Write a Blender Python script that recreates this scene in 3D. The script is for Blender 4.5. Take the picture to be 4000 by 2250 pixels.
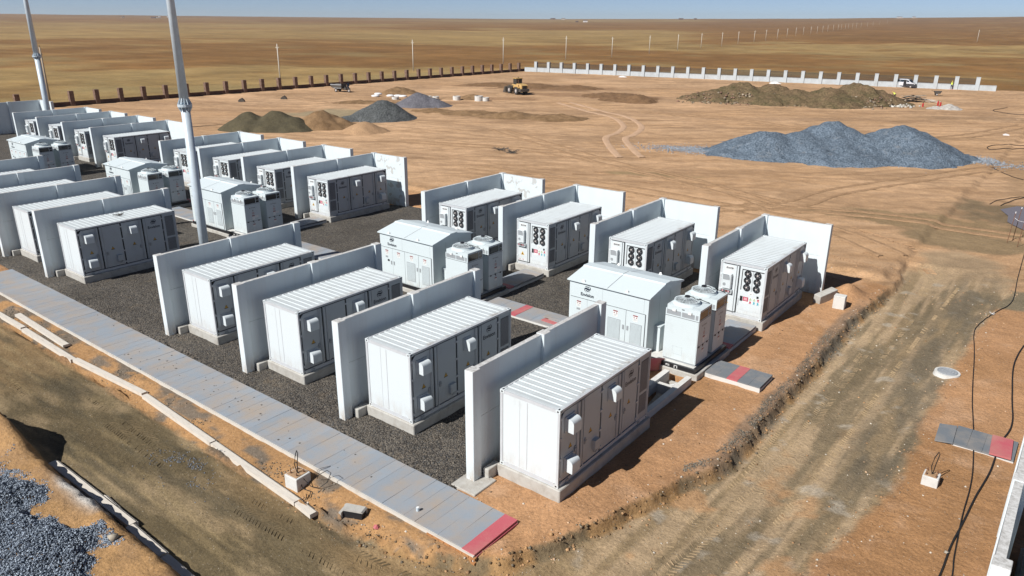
import bpy, math, random
import numpy as np
from mathutils import Matrix, Vector, Euler

# ------------------------------------------------------------------ camera, sky, sun, exposure
S = bpy.context.scene
for o in list(bpy.data.objects):
    bpy.data.objects.remove(o)
COL = S.collection
R_ = math.radians
rnd = random.Random(7)
rng = np.random.default_rng(11)

cam_d = bpy.data.cameras.new('camera')
cam = bpy.data.objects.new('camera', cam_d)
COL.objects.link(cam)
YAW, PITCH, ROLL = R_(-37.93052), R_(19.76252), R_(.36295)
_f = Vector((math.sin(YAW)*math.cos(PITCH), math.cos(YAW)*math.cos(PITCH), -math.sin(PITCH)))
_r0 = Vector((math.cos(YAW), -math.sin(YAW), 0))
_u0 = _r0.cross(_f)
_r = math.cos(ROLL)*_r0 + math.sin(ROLL)*_u0
_u = -math.sin(ROLL)*_r0 + math.cos(ROLL)*_u0
CAMP = Vector((11.5746, -17.3690, 14.9485))
m = Matrix.Identity(4)
for i in range(3):
    m[i][0] = _r[i]; m[i][1] = _u[i]; m[i][2] = -_f[i]; m[i][3] = CAMP[i]
cam.matrix_world = m
cam_d.sensor_width = 36
cam_d.lens = 2907.747/4000*36
cam_d.clip_start = .3
cam_d.clip_end = 12000
S.camera = cam

SUNV = Vector((.26, 1.06, -1.0)).normalized()          # the way the light travels
SUN_EL = math.asin(-SUNV.z)
SUN_AZ = math.atan2(-SUNV.x, -SUNV.y)
W = bpy.data.worlds.new('World')
S.world = W
W.use_nodes = True
nt = W.node_tree
nt.nodes.clear()
sky = nt.nodes.new('ShaderNodeTexSky')
sky.sky_type = 'NISHITA'
sky.sun_disc = False
sky.sun_elevation = SUN_EL
sky.sun_rotation = SUN_AZ
sky.altitude = 1100
sky.air_density = 0.4
sky.dust_density = 0.0
sky.ozone_density = 2.6
bg = nt.nodes.new('ShaderNodeBackground')
bg.inputs['Strength'].default_value = .062
hs = nt.nodes.new('ShaderNodeMix')
hs.data_type = 'RGBA'; hs.blend_type = 'MULTIPLY'
hs.inputs[0].default_value = 1
hs.inputs[7].default_value = (1.13, 1.05, 1.01, 1)
wo = nt.nodes.new('ShaderNodeOutputWorld')
nt.links.new(sky.outputs[0], hs.inputs[6])
nt.links.new(hs.outputs[2], bg.inputs[0])
nt.links.new(bg.outputs[0], wo.inputs[0])
sd = bpy.data.lights.new('sun', 'SUN')
sd.energy = 5.0
sd.angle = R_(.53)
sd.color = (1.0, .98, .945)
sun = bpy.data.objects.new('sun', sd)
COL.objects.link(sun)
sun.rotation_euler = SUNV.to_track_quat('-Z', 'Y').to_euler()
sun.location = (0, 0, 60)
S.view_settings.view_transform = 'Standard'
S.view_settings.look = 'None'
S.view_settings.exposure = 0.32
S.view_settings.gamma = 1
S.view_settings.use_curve_mapping = False
S.render.engine = 'CYCLES'

# ------------------------------------------------------------------ materials
def new_mat(name):
    M = bpy.data.materials.new(name)
    M.use_nodes = True
    n = M.node_tree
    b = n.nodes['Principled BSDF']
    return M, n, b

def lk(n, a, b):
    n.links.new(a, b)

def ramp(n, fac, stops):
    r = n.nodes.new('ShaderNodeValToRGB')
    while len(r.color_ramp.elements) < len(stops):
        r.color_ramp.elements.new(.5)
    for e, (p, c) in zip(r.color_ramp.elements, stops):
        e.position = p
        e.color = (c[0], c[1], c[2], 1) if not isinstance(c, (int, float)) else (c, c, c, 1)
    lk(n, fac, r.inputs[0])
    return r.outputs[0]

def noise(n, scale, detail=3, rough=.55, vec=None, coord='Object', stretch=None):
    t = n.nodes.new('ShaderNodeTexNoise')
    t.inputs['Scale'].default_value = scale
    t.inputs['Detail'].default_value = detail
    t.inputs['Roughness'].default_value = rough
    if vec is None:
        tc = n.nodes.new('ShaderNodeTexCoord')
        vec = tc.outputs[coord]
    if stretch:
        mp = n.nodes.new('ShaderNodeMapping')
        mp.inputs['Scale'].default_value = stretch
        lk(n, vec, mp.inputs[0])
        vec = mp.outputs[0]
    lk(n, vec, t.inputs['Vector'])
    return t.outputs['Fac']

def mixc(n, fac, a, b, mode='MIX'):
    x = n.nodes.new('ShaderNodeMix')
    x.data_type = 'RGBA'
    x.blend_type = mode
    for s, v in ((0, fac), (6, a), (7, b)):
        if isinstance(v, (int, float)):
            x.inputs[s].default_value = v
        elif isinstance(v, tuple):
            x.inputs[s].default_value = (*v[:3], 1)
        else:
            lk(n, v, x.inputs[s])
    return x.outputs[2]

def bump(n, b, h, strength=.3, dist=.02):
    x = n.nodes.new('ShaderNodeBump')
    x.inputs['Strength'].default_value = strength
    x.inputs['Distance'].default_value = dist
    lk(n, h, x.inputs['Height'])
    lk(n, x.outputs[0], b.inputs['Normal'])

def plain(name, c, rough=.5, metal=0., var=.08, scale=2.5, bmp=0, spec=.5, coord='Object'):
    M, n, b = new_mat(name)
    b.inputs['Roughness'].default_value = rough
    b.inputs['Metallic'].default_value = metal
    b.inputs['Specular IOR Level'].default_value = spec
    f = noise(n, scale, 4, .6, coord=coord)
    k = ramp(n, f, [(.25, tuple(v*(1-var) for v in c)), (.75, tuple(min(1, v*(1+var)) for v in c))])
    lk(n, k, b.inputs['Base Color'])
    if bmp:
        bump(n, b, noise(n, scale*8, 3, coord=coord), bmp, .01)
    return M

def stained(name, c, stain, lo, hi, scale, rough=.6, stretch=None, bmp=.1, bscale=30, spec=.4, dust=0.):
    M, n, b = new_mat(name)
    b.inputs['Roughness'].default_value = rough
    b.inputs['Specular IOR Level'].default_value = spec
    tc = n.nodes.new('ShaderNodeTexCoord')
    oi = n.nodes.new('ShaderNodeObjectInfo')
    sc_ = n.nodes.new('ShaderNodeVectorMath'); sc_.operation = 'SCALE'
    sc_.inputs[0].default_value = (31, 17, 5)
    lk(n, oi.outputs['Random'], sc_.inputs['Scale'])
    ad = n.nodes.new('ShaderNodeVectorMath'); ad.operation = 'ADD'
    lk(n, tc.outputs['Object'], ad.inputs[0]); lk(n, sc_.outputs[0], ad.inputs[1])
    f = noise(n, scale, 5, .65, vec=ad.outputs[0], stretch=stretch)
    m_ = ramp(n, f, [(lo, 0.), (hi, 1.)])
    k = mixc(n, m_, c, stain)
    if dust:
        sp = n.nodes.new('ShaderNodeSeparateXYZ')
        lk(n, tc.outputs['Object'], sp.inputs[0])
        mr = n.nodes.new('ShaderNodeMapRange')
        mr.inputs[1].default_value = dust; mr.inputs[2].default_value = 0.
        lk(n, sp.outputs[2], mr.inputs[0])
        mu = n.nodes.new('ShaderNodeMath'); mu.operation = 'MULTIPLY'
        lk(n, mr.outputs[0], mu.inputs[0])
        lk(n, ramp(n, noise(n, 3.5, 6, .75, vec=ad.outputs[0], stretch=(1, 1, .35)), [(.40, 0.), (.72, .5)]), mu.inputs[1])
        k = mixc(n, mu.outputs[0], k, (.36, .25, .165))
        dr = ramp(n, noise(n, 5, 4, .7, vec=ad.outputs[0], stretch=(1, 1, .06)), [(.60, 0.), (.78, .16)])
        k = mixc(n, dr, k, tuple(v*.72 for v in c))
    lk(n, k, b.inputs['Base Color'])
    if bmp:
        bump(n, b, noise(n, bscale, 3), bmp, .01)
    return M

MATS = {}
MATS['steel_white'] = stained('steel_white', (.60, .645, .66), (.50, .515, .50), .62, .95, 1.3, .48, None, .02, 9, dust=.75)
MATS['steel_white_shaded'] = stained('steel_white_shaded', (.44, .475, .495), (.355, .37, .38), .55, .9, 1.1, .5, None, .02, 9, dust=.8)  # container white, darkened in colour for the door side that lies in shade
MATS['steel_frame'] = plain('steel_frame', (.50, .515, .53), .45, 0, .08, 3)
MATS['cab_white'] = stained('cab_white', (.58, .645, .66), (.49, .53, .53), .6, .95, .9, .45, None, .015, 6, dust=.6)
MATS['seal'] = plain('seal', (.012, .012, .014), .6)
MATS['black'] = plain('black', (.018, .018, .02), .45)
MATS['dark_grey'] = plain('dark_grey', (.09, .095, .105), .55)
MATS['danger_red'] = plain('danger_red', (.26, .07, .075), .5)
MATS['pale_pink'] = plain('pale_pink', (.52, .42, .42), .5)
MATS['mid_grey'] = plain('mid_grey', (.30, .32, .335), .5)
MATS['slat_grey'] = plain('slat_grey', (.24, .25, .265), .5)
MATS['logo'] = plain('logo', (.012, .018, .035), .5)
MATS['yellow'] = plain('yellow', (.62, .36, .035), .5)
MATS['red'] = plain('red', (.40, .03, .075), .5)
MATS['pink'] = plain('pink', (.62, .33, .36), .5)
MATS['green_sign'] = plain('green_sign', (.30, .42, .22), .5)
MATS['teal'] = plain('teal', (.02, .32, .42), .5)
MATS['orange_lamp'] = plain('orange_lamp', (.22, .06, .045), .5)
MATS['label_white'] = plain('label_white', (.74, .74, .72), .5)
MATS['galv'] = plain('galv', (.50, .575, .63), .45, .05, .12, 1.6)
MATS['hub'] = plain('hub', (.55, .5, .47), .5)

def roof_mat():
    # white corrugated roof; rusty dirt gathered along the low edge over the doors
    M, n, b = new_mat('roof_sheet')
    b.inputs['Roughness'].default_value = .42
    tc = n.nodes.new('ShaderNodeTexCoord')
    sp = n.nodes.new('ShaderNodeSeparateXYZ')
    lk(n, tc.outputs['Object'], sp.inputs[0])
    oi = n.nodes.new('ShaderNodeObjectInfo')
    ad = n.nodes.new('ShaderNodeVectorMath'); ad.operation = 'ADD'
    cb = n.nodes.new('ShaderNodeCombineXYZ')
    ml = n.nodes.new('ShaderNodeMath'); ml.operation = 'MULTIPLY'; ml.inputs[1].default_value = 40
    lk(n, oi.outputs['Random'], ml.inputs[0]); lk(n, ml.outputs[0], cb.inputs[1])
    lk(n, tc.outputs['Object'], ad.inputs[0]); lk(n, cb.outputs[0], ad.inputs[1])
    f = noise(n, 2.2, 5, .7, vec=ad.outputs[0])
    edge = ramp(n, sp.outputs[0], [(.0, 0.), (1., 1.)])
    mr = n.nodes.new('ShaderNodeMapRange')
    mr.inputs[1].default_value = .86; mr.inputs[2].default_value = 1.15
    lk(n, sp.outputs[0], mr.inputs[0])
    mu = n.nodes.new('ShaderNodeMath'); mu.operation = 'MULTIPLY'
    lk(n, mr.outputs[0], mu.inputs[0])
    lk(n, ramp(n, f, [(.48, 0.), (.66, 1.)]), mu.inputs[1])
    g2 = ramp(n, noise(n, .9, 4, .6, vec=ad.outputs[0], stretch=(3, 1, 1)), [(.5, 0.), (.8, .55)])
    base = mixc(n, g2, (.535, .575, .585), (.42, .435, .425))
    k = mixc(n, mu.outputs[0], base, (.24, .18, .13))
    lk(n, k, b.inputs['Base Color'])
    return M
MATS['roof_sheet'] = roof_mat()

def wall_mat(name, patch):
    # white emulsion on concrete; the top faces are bare, chipped concrete
    M, n, b = new_mat(name)
    b.inputs['Roughness'].default_value = .85
    b.inputs['Specular IOR Level'].default_value = .2
    tc = n.nodes.new('ShaderNodeTexCoord')
    ge = n.nodes.new('ShaderNodeNewGeometry')
    sp = n.nodes.new('ShaderNodeSeparateXYZ')
    lk(n, ge.outputs['Normal'], sp.inputs[0])
    up = ramp(n, sp.outputs[2], [(.5, 0.), (.6, 1.)])
    w = ramp(n, noise(n, .7, 5, .6), [(.3, (.63, .69, .715)), (.8, (.575, .635, .66))])
    if patch:
        pm = ramp(n, noise(n, 1.5, 4, .55), [(.555, 0.), (.585, 1.)])
        w = mixc(n, pm, w, (.47, .47, .455))
    else:
        pm = ramp(n, noise(n, 1.1, 4, .6), [(.66, 0.), (.72, .5)])
        w = mixc(n, pm, w, (.56, .565, .555))
    sz = n.nodes.new('ShaderNodeSeparateXYZ'); lk(n, tc.outputs['Object'], sz.inputs[0])
    mr = n.nodes.new('ShaderNodeMapRange'); mr.inputs[1].default_value = .9; mr.inputs[2].default_value = 0.
    lk(n, sz.outputs[2], mr.inputs[0])
    mu = n.nodes.new('ShaderNodeMath'); mu.operation = 'MULTIPLY'; lk(n, mr.outputs[0], mu.inputs[0])
    lk(n, ramp(n, noise(n, 4, 6, .75, stretch=(1, 1, .4)), [(.40, 0.), (.66, .8)]), mu.inputs[1])
    w = mixc(n, mu.outputs[0], w, (.40, .30, .21))
    dr = ramp(n, noise(n, 3, 5, .7, stretch=(1, 1, .05)), [(.52, 0.), (.75, .4)])
    w = mixc(n, dr, w, (.52, .525, .515))
    conc = ramp(n, noise(n, 9, 5, .7), [(.35, (.36, .35, .33)), (.6, (.58, .575, .56))])
    k = mixc(n, up, w, conc)
    lk(n, k, b.inputs['Base Color'])
    bump(n, b, noise(n, 14, 4), .12, .01)
    return M
MATS['wall_white'] = wall_mat('wall_white', False)
MATS['wall_patchy'] = wall_mat('wall_patchy', True)
MATS['concrete'] = stained('concrete', (.43, .415, .38), (.29, .26, .22), .45, .8, 2.4, .9, None, .25, 25)
MATS['concrete_pale'] = stained('concrete_pale', (.58, .57, .54), (.44, .42, .38), .5, .85, 3, .9, None, .2, 25)

def slab_mat(name, c, dust, amt):
    M, n, b = new_mat(name)
    b.inputs['Roughness'].default_value = .75
    oi = n.nodes.new('ShaderNodeObjectInfo')
    ge = n.nodes.new('ShaderNodeNewGeometry')
    f = noise(n, .9, 5, .62, vec=ge.outputs['Position'])
    m_ = ramp(n, f, [(.5-amt*.1, 0.), (.78, .85)])
    a = mixc(n, ramp(n, oi.outputs['Random'], [(0, 0.), (1, 1.)]), tuple(v*.95 for v in c), tuple(v*1.05 for v in c))
    k = mixc(n, m_, a, dust)
    sp = ramp(n, noise(n, 26, 2, .5, vec=ge.outputs['Position']), [(.70, 0.), (.76, .6)])
    k = mixc(n, sp, k, tuple(v*.45 for v in c))
    lk(n, k, b.inputs['Base Color'])
    bump(n, b, noise(n, 40, 3, vec=ge.outputs['Position']), .15, .006)
    return M
MATS['slab'] = slab_mat('slab', (.255, .285, .32), (.37, .28, .195), 1.2)
MATS['slab_dark'] = slab_mat('slab_dark', (.15, .165, .18), (.30, .26, .22), .2)
MATS['slab_red'] = slab_mat('slab_red', (.45, .095, .115), (.44, .24, .19), .9)
MATS['kerb'] = stained('kerb', (.56, .52, .46), (.42, .36, .29), .5, .85, 1.8, .85, None, .2, 18)
MATS['plank'] = stained('plank', (.60, .55, .48), (.40, .33, .26), .5, .9, 2.2, .85, (1, 6, 1), .2, 18)
MATS['timber'] = stained('timber', (.42, .36, .28), (.24, .19, .14), .4, .8, 2.2, .85, (1, 6, 1), .2, 18)

def soil_mat(name, c1, c2, scale, b_s=.6, b_d=.05, fine=(.75, 1.2)):
    M, n, b = new_mat(name)
    b.inputs['Roughness'].default_value = .95
    b.inputs['Specular IOR Level'].default_value = .15
    ge = n.nodes.new('ShaderNodeNewGeometry')
    f = noise(n, scale, 5, .65, vec=ge.outputs['Position'])
    k = ramp(n, f, [(.32, c1), (.68, c2)])
    g_ = ramp(n, noise(n, scale*9, 3, .7, vec=ge.outputs['Position']), [(.3, fine[0]), (.7, fine[1])])
    k = mixc(n, 1., k, g_, 'MULTIPLY')
    lk(n, k, b.inputs['Base Color'])
    bump(n, b, noise(n, scale*5, 5, .7, vec=ge.outputs['Position']), b_s, b_d)
    return M

def attr_mat(name, attr, fine_scale, lo, hi, rough=.95, b_s=.5, b_d=.03, b_scale=6., stones=0.):
    # colour read from a per-vertex soil map, broken up with grain
    M, n, b = new_mat(name)
    b.inputs['Roughness'].default_value = rough
    b.inputs['Specular IOR Level'].default_value = .15
    at = n.nodes.new('ShaderNodeAttribute')
    at.attribute_name = attr
    ge = n.nodes.new('ShaderNodeNewGeometry')
    P = ge.outputs['Position']
    g1 = ramp(n, noise(n, fine_scale*2.6, 7, .85, vec=P), [(.36, lo*.94), (.64, hi*1.06)])
    g2 = ramp(n, noise(n, fine_scale*.3, 5, .65, vec=P), [(.3, lo*1.1), (.7, hi*.92)])
    k = mixc(n, 1., at.outputs['Color'], g1, 'MULTIPLY')
    k = mixc(n, 1., k, g2, 'MULTIPLY')
    g3 = ramp(n, noise(n, fine_scale*.02, 7, .75, vec=P), [(.36, lo*1.02), (.64, hi*.99)])
    k = mixc(n, 1., k, g3, 'MULTIPLY')
    if stones:
        s = ramp(n, noise(n, 21, 2, .4, vec=P), [(.71, 0.), (.75, stones)])
        k = mixc(n, s, k, (.50, .46, .40))
        s2 = ramp(n, noise(n, 15, 2, .4, vec=P), [(.28, stones*.9), (.32, 0.)])
        k = mixc(n, s2, k, (.07, .06, .05))
    lk(n, k, b.inputs['Base Color'])
    h = n.nodes.new('ShaderNodeMath'); h.operation = 'ADD'
    lk(n, noise(n, b_scale, 6, .7, vec=P), h.inputs[0])
    lk(n, noise(n, b_scale*.2, 3, .6, vec=P), h.inputs[1])
    bump(n, b, h.outputs[0], b_s, b_d)
    return M
MATS['ground'] = attr_mat('ground', 'soil', 3.2, .80, 1.2, b_s=.85, b_d=.07, b_scale=6., stones=.7)
MATS['stone_col'] = attr_mat('stone_col', 'soil', 12, .8, 1.2, b_s=.1, b_d=.01)

def gravel_mat(name, cols, scale, b_s, b_d, soil=None):
    M, n, b = new_mat(name)
    b.inputs['Roughness'].default_value = .9
    b.inputs['Specular IOR Level'].default_value = .2
    ge = n.nodes.new('ShaderNodeNewGeometry')
    P = ge.outputs['Position']
    v = n.nodes.new('ShaderNodeTexVoronoi')
    v.inputs['Scale'].default_value = scale
    lk(n, P, v.inputs['Vector'])
    sp = n.nodes.new('ShaderNodeSeparateColor')
    lk(n, v.outputs['Color'], sp.inputs[0])
    k = ramp(n, sp.outputs[0], [(i/(len(cols)-1), c) for i, c in enumerate(cols)])
    big = ramp(n, noise(n, .5, 4, .6, vec=P), [(.3, .8), (.7, 1.18)])
    k = mixc(n, 1., k, big, 'MULTIPLY')
    if soil:
        k = mixc(n, ramp(n, noise(n, .8, 6, .7, vec=P), [(.56, 0.), (.74, .6)]), k, soil)
    lk(n, k, b.inputs['Base Color'])
    iv = n.nodes.new('ShaderNodeMath'); iv.operation = 'SUBTRACT'; iv.inputs[0].default_value = 1
    lk(n, v.outputs['Distance'], iv.inputs[1])
    bump(n, b, iv.outputs[0], b_s, b_d)
    return M
MATS['gravel_bed'] = gravel_mat('gravel_bed', [(.035, .032, .03), (.07, .062, .053), (.11, .095, .078), (.155, .135, .11), (.06, .061, .062)], 17, 1., .05, (.17, .125, .08))
MATS['gravel_blue'] = gravel_mat('gravel_blue', [(.055, .075, .098), (.10, .13, .165), (.16, .20, .245), (.08, .105, .13)], 7, .8, .1, (.24, .25, .26))
MATS['gravel_dark'] = gravel_mat('gravel_dark', [(.045, .05, .052), (.085, .09, .09), (.12, .125, .125), (.06, .065, .06)], 6, .9, .1)
MATS['gravel_purple'] = gravel_mat('gravel_purple', [(.09, .088, .10), (.135, .13, .145), (.17, .165, .18), (.11, .105, .12)], 6, .9, .1)
MATS['sand_green'] = soil_mat('sand_green', (.068, .058, .036), (.105, .088, .052), .5, 1., .12)
MATS['soil_brown'] = soil_mat('soil_brown', (.15, .09, .045), (.27, .17, .09), .7)
MATS['soil_tan'] = soil_mat('soil_tan', (.33, .205, .115), (.40, .255, .145), .7)
MATS['soil_dark'] = soil_mat('soil_dark', (.15, .085, .045), (.21, .125, .065), .6)
MATS['soil_olive'] = soil_mat('soil_olive', (.105, .085, .042), (.19, .125, .072), .35, 1., .35, (.5, 1.5))
MATS['rubble'] = soil_mat('rubble', (.34, .31, .28), (.56, .52, .47), 2.2, 1., .1, (.6, 1.3))
MATS['brick_red'] = soil_mat('brick_red', (.085, .045, .034), (.14, .08, .058), 2., .5, .03)
MATS['brick_pier'] = soil_mat('brick_pier', (.12, .07, .052), (.25, .17, .13), 3., .5, .03)
MATS['brick_orange'] = soil_mat('brick_orange', (.34, .155, .06), (.46, .23, .10), 6., .4, .02)
MATS['fence_conc'] = stained('fence_conc', (.46, .50, .52), (.36, .375, .375), .45, .8, .7, .85, None, .15, 8)
MATS['fence_mesh'] = plain('fence_mesh', (.03, .032, .035), .5)
MATS['pole_conc'] = plain('pole_conc', (.56, .52, .45), .85)
MATS['pole_wood'] = plain('pole_wood', (.36, .29, .215), .85)
MATS['rubber'] = plain('rubber', (.045, .042, .04), .85, 0, .3, 4)
MATS['cable'] = plain('cable', (.012, .012, .012), .6)
MATS['loader_yellow'] = plain('loader_yellow', (.52, .34, .13), .5, 0, .15, 2)
MATS['dusty_dark'] = plain('dusty_dark', (.07, .06, .05), .7, 0, .3, 3)
MATS['van_silver'] = plain('van_silver', (.72, .73, .76), .3, .25, .03)
MATS['van_dark'] = plain('van_dark', (.06, .062, .07), .35, .3)
MATS['hivis'] = plain('hivis', (.62, .72, .10), .6)
MATS['helmet'] = plain('helmet', (.78, .62, .06), .4)
MATS['cloth_dark'] = plain('cloth_dark', (.035, .035, .045), .8)
MATS['skin'] = plain('skin', (.42, .24, .16), .6)
MATS['felt_white'] = plain('felt_white', (.75, .74, .72), .8)
MATS['far_roof'] = plain('far_roof', (.10, .06, .05), .8)
MATS['cap_red'] = plain('cap_red', (.45, .02, .025), .45)
MATS['plastic_white'] = plain('plastic_white', (.72, .72, .72), .5)
MATS['rust'] = plain('rust', (.16, .075, .04), .8, 0, .3, 5)
MATS['blue_sheet'] = plain('blue_sheet', (.02, .12, .5), .5)

def glass_mat():
    M, n, b = new_mat('tinted_glass')
    b.inputs['Base Color'].default_value = (.02, .028, .033, 1)
    b.inputs['Roughness'].default_value = .06
    b.inputs['Specular IOR Level'].default_value = .8
    return M
MATS['glass'] = glass_mat()

def guard_mat():
    M, n, b = new_mat('clear_guard')
    b.inputs['Base Color'].default_value = (.75, .82, .83, 1)
    b.inputs['Roughness'].default_value = .3
    b.inputs['Alpha'].default_value = .5
    return M
MATS['guard'] = guard_mat()

def puddle_mat():
    M, n, b = new_mat('muddy_water')
    b.inputs['Base Color'].default_value = (.19, .15, .125, 1)
    b.inputs['Roughness'].default_value = .1
    b.inputs['Specular IOR Level'].default_value = .6
    bump(n, b, noise(n, 1.5, 2), .02, .02)
    return M
MATS['puddle'] = puddle_mat()

# ------------------------------------------------------------------ mesh tools
class MB:
    def __init__(s):
        s.v = []; s.f = []; s.m = []
    def add(s, vs, fs, mi=0):
        o = len(s.v)
        s.v += [tuple(v) for v in vs]
        for f in fs:
            s.f.append(tuple(i+o for i in f)); s.m.append(mi)
        return s
    def box(s, x0, y0, z0, x1, y1, z1, mi=0):
        return s.add([(x0,y0,z0),(x1,y0,z0),(x1,y1,z0),(x0,y1,z0),(x0,y0,z1),(x1,y0,z1),(x1,y1,z1),(x0,y1,z1)],
                     [(0,3,2,1),(4,5,6,7),(0,1,5,4),(1,2,6,5),(2,3,7,6),(3,0,4,7)], mi)
    def cbox(s, x0, y0, z0, x1, y1, z1, c=.02, mi=0):
        # box with chamfered upright edges and top edge
        def ring(z, i):
            return [(x0+c+i,y0+i,z),(x1-c-i,y0+i,z),(x1-i,y0+c+i,z),(x1-i,y1-c-i,z),(x1-c-i,y1-i,z),(x0+c+i,y1-i,z),(x0+i,y1-c-i,z),(x0+i,y0+c+i,z)]
        vs = ring(z0, 0)+ring(z1-c, 0)+ring(z1, c*.8)
        fs = [tuple(range(7,-1,-1)), tuple(range(16,24))]
        for k in (0, 8):
            for i in range(8):
                j = (i+1) % 8
                fs.append((k+i, k+j, k+8+j, k+8+i))
        return s.add(vs, fs, mi)
    def cyl(s, p0, p1, r0, r1=None, n=12, mi=0, caps=True):
        r1 = r0 if r1 is None else r1
        p0 = Vector(p0); p1 = Vector(p1)
        d = (p1-p0).normalized()
        a = d.orthogonal().normalized(); b = d.cross(a)
        vs = []
        for p, r in ((p0, r0), (p1, r1)):
            for i in range(n):
                t = 2*math.pi*i/n
                vs.append(p+a*math.cos(t)*r+b*math.sin(t)*r)
        fs = [(i, (i+1) % n, n+(i+1) % n, n+i) for i in range(n)]
        if caps:
            fs += [tuple(range(n-1,-1,-1)), tuple(range(n, 2*n))]
        return s.add(vs, fs, mi)
    def tube(s, pts, r, n=6, mi=0):
        pts = [Vector(p) for p in pts]
        rings = []
        for i, p in enumerate(pts):
            d = (pts[min(i+1, len(pts)-1)]-pts[max(i-1, 0)]).normalized()
            a = d.cross(Vector((0, 0, 1)))
            a = a.normalized() if a.length > 1e-3 else Vector((1, 0, 0))
            b = a.cross(d)
            rings.append([p+a*math.cos(2*math.pi*k/n)*r+b*math.sin(2*math.pi*k/n)*r for k in range(n)])
        vs = [v for q in rings for v in q]
        fs = []
        for i in range(len(pts)-1):
            for k in range(n):
                fs.append((i*n+k, i*n+(k+1) % n, (i+1)*n+(k+1) % n, (i+1)*n+k))
        fs += [tuple(range(n-1,-1,-1)), tuple(range((len(pts)-1)*n, len(pts)*n))]
        return s.add(vs, fs, mi)
    def extrude(s, poly, axis, a, b, mi=0):
        # poly: list of 2-D points; axis 'x': (y,z) pts, 'y': (x,z) pts, 'z': (x,y) pts
        def P(q, t):
            return (t, q[0], q[1]) if axis == 'x' else (q[0], t, q[1]) if axis == 'y' else (q[0], q[1], t)
        n = len(poly)
        vs = [P(q, a) for q in poly]+[P(q, b) for q in poly]
        fs = [(i, (i+1) % n, n+(i+1) % n, n+i) for i in range(n)]+[tuple(range(n-1,-1,-1)), tuple(range(n, 2*n))]
        return s.add(vs, fs, mi)
    def shift(s, d):
        s.v = [(a+d[0], b+d[1], c+d[2]) for a, b, c in s.v]
        return s
    def mesh(s, name, mats, smooth=False):
        me = bpy.data.meshes.new(name)
        me.from_pydata(s.v, [], s.f)
        mats = [mats] if isinstance(mats, str) else mats
        for k in mats:
            me.materials.append(MATS[k])
        if len(mats) > 1:
            me.polygons.foreach_set('material_index', s.m)
        me.validate()
        import bmesh
        bm = bmesh.new(); bm.from_mesh(me)
        bmesh.ops.recalc_face_normals(bm, faces=bm.faces)
        bm.to_mesh(me); bm.free()
        if smooth:
            me.polygons.foreach_set('use_smooth', [True]*len(me.polygons))
        return me

def link(name, data, parent=None, loc=(0, 0, 0), rz=0):
    o = bpy.data.objects.new(name, data)
    COL.objects.link(o)
    o.location = loc
    if rz:
        o.rotation_euler = (0, 0, rz)
    if parent:
        o.parent = parent
    return o

def tag(o, label=None, cat=None, group=None, kind=None):
    if label: o['label'] = label
    if cat: o['category'] = cat
    if group: o['group'] = group
    if kind: o['kind'] = kind
    return o

def thing(name, label, cat, loc=(0, 0, 0), rz=0, group=None):
    o = link(name, None, None, loc, rz)
    o.empty_display_size = .3
    return tag(o, label, cat, group)

def part(parent, name, mb, mats, smooth=False, loc=(0, 0, 0)):
    return link(name, mb.mesh(name, mats, smooth), parent, loc)

def single(name, mb, mats, label, cat, loc=(0, 0, 0), rz=0, group=None, smooth=False):
    return tag(link(name, mb.mesh(name, mats, smooth), None, loc, rz), label, cat, group)

# a template is a list of (name, mesh, [(name, mesh), ...]); copies share the mesh data
def place(tpl, name, label, cat, loc, rz=0, group=None):
    r = thing(name, label, cat, loc, rz, group)
    for nm, me, kids in tpl:
        o = link(nm, me, r)
        for kn, km in kids:
            link(kn, km, o)
    return r

def text_mb(txt, size, plane, cx, cz, at, mi=0, bold=.012, wide=1.0):
    c = bpy.data.curves.new('txt', 'FONT')
    c.body = txt; c.size = size; c.align_x = 'CENTER'; c.align_y = 'CENTER'; c.offset = bold*size
    c.resolution_u = 3
    o = bpy.data.objects.new('txt', c)
    COL.objects.link(o)
    dg = bpy.context.evaluated_depsgraph_get()
    me = bpy.data.meshes.new_from_object(o.evaluated_get(dg))
    vs = [(v.co.x*wide, v.co.y) for v in me.vertices]
    fs = [tuple(p.vertices) for p in me.polygons]
    bpy.data.objects.remove(o); bpy.data.meshes.remove(me); bpy.data.curves.remove(c)
    P = (lambda a, b: (at, cx+a, cz+b)) if plane == 'x' else (lambda a, b: (cx+a, at, cz+b))
    return [P(a, b) for a, b in vs], fs

EMB = [[(.22, .98, .02), (.60, .80, .05), (.86, .44, .10), (.84, .04, .17), (.45, -.13, .25), (0, 0, .27), (-.45, .13, .25), (-.84, -.04, .17), (-.86, -.44, .10), (-.60, -.80, .05), (-.22, -.98, .02)],
       [(-.86, .52, .02), (-.45, .63, .08), (.0, .60, .12), (.35, .46, .15), (.50, .34, .02)],
       [(.86, -.52, .02), (.45, -.63, .08), (.0, -.60, .12), (-.35, -.46, .15), (-.50, -.34, .02)]]
def emblem(mb, r, plane, cx, cz, at, mi=0):
    for p in EMB:
        L = []
        for i, (x, y, w) in enumerate(p):
            a = p[max(i-1, 0)]; b = p[min(i+1, len(p)-1)]
            dx, dy = b[0]-a[0], b[1]-a[1]; l = math.hypot(dx, dy)
            nx, ny = -dy/l*w, dx/l*w
            for s in (1, -1):
                u, v = (x+s*nx)*r, (y+s*ny)*r
                L.append((at, cx+u, cz+v) if plane == 'x' else (cx+u, at, cz+v))
        mb.add(L, [(2*i, 2*i+1, 2*i+3, 2*i+2) for i in range(len(p)-1)], mi)
    return mb

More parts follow.
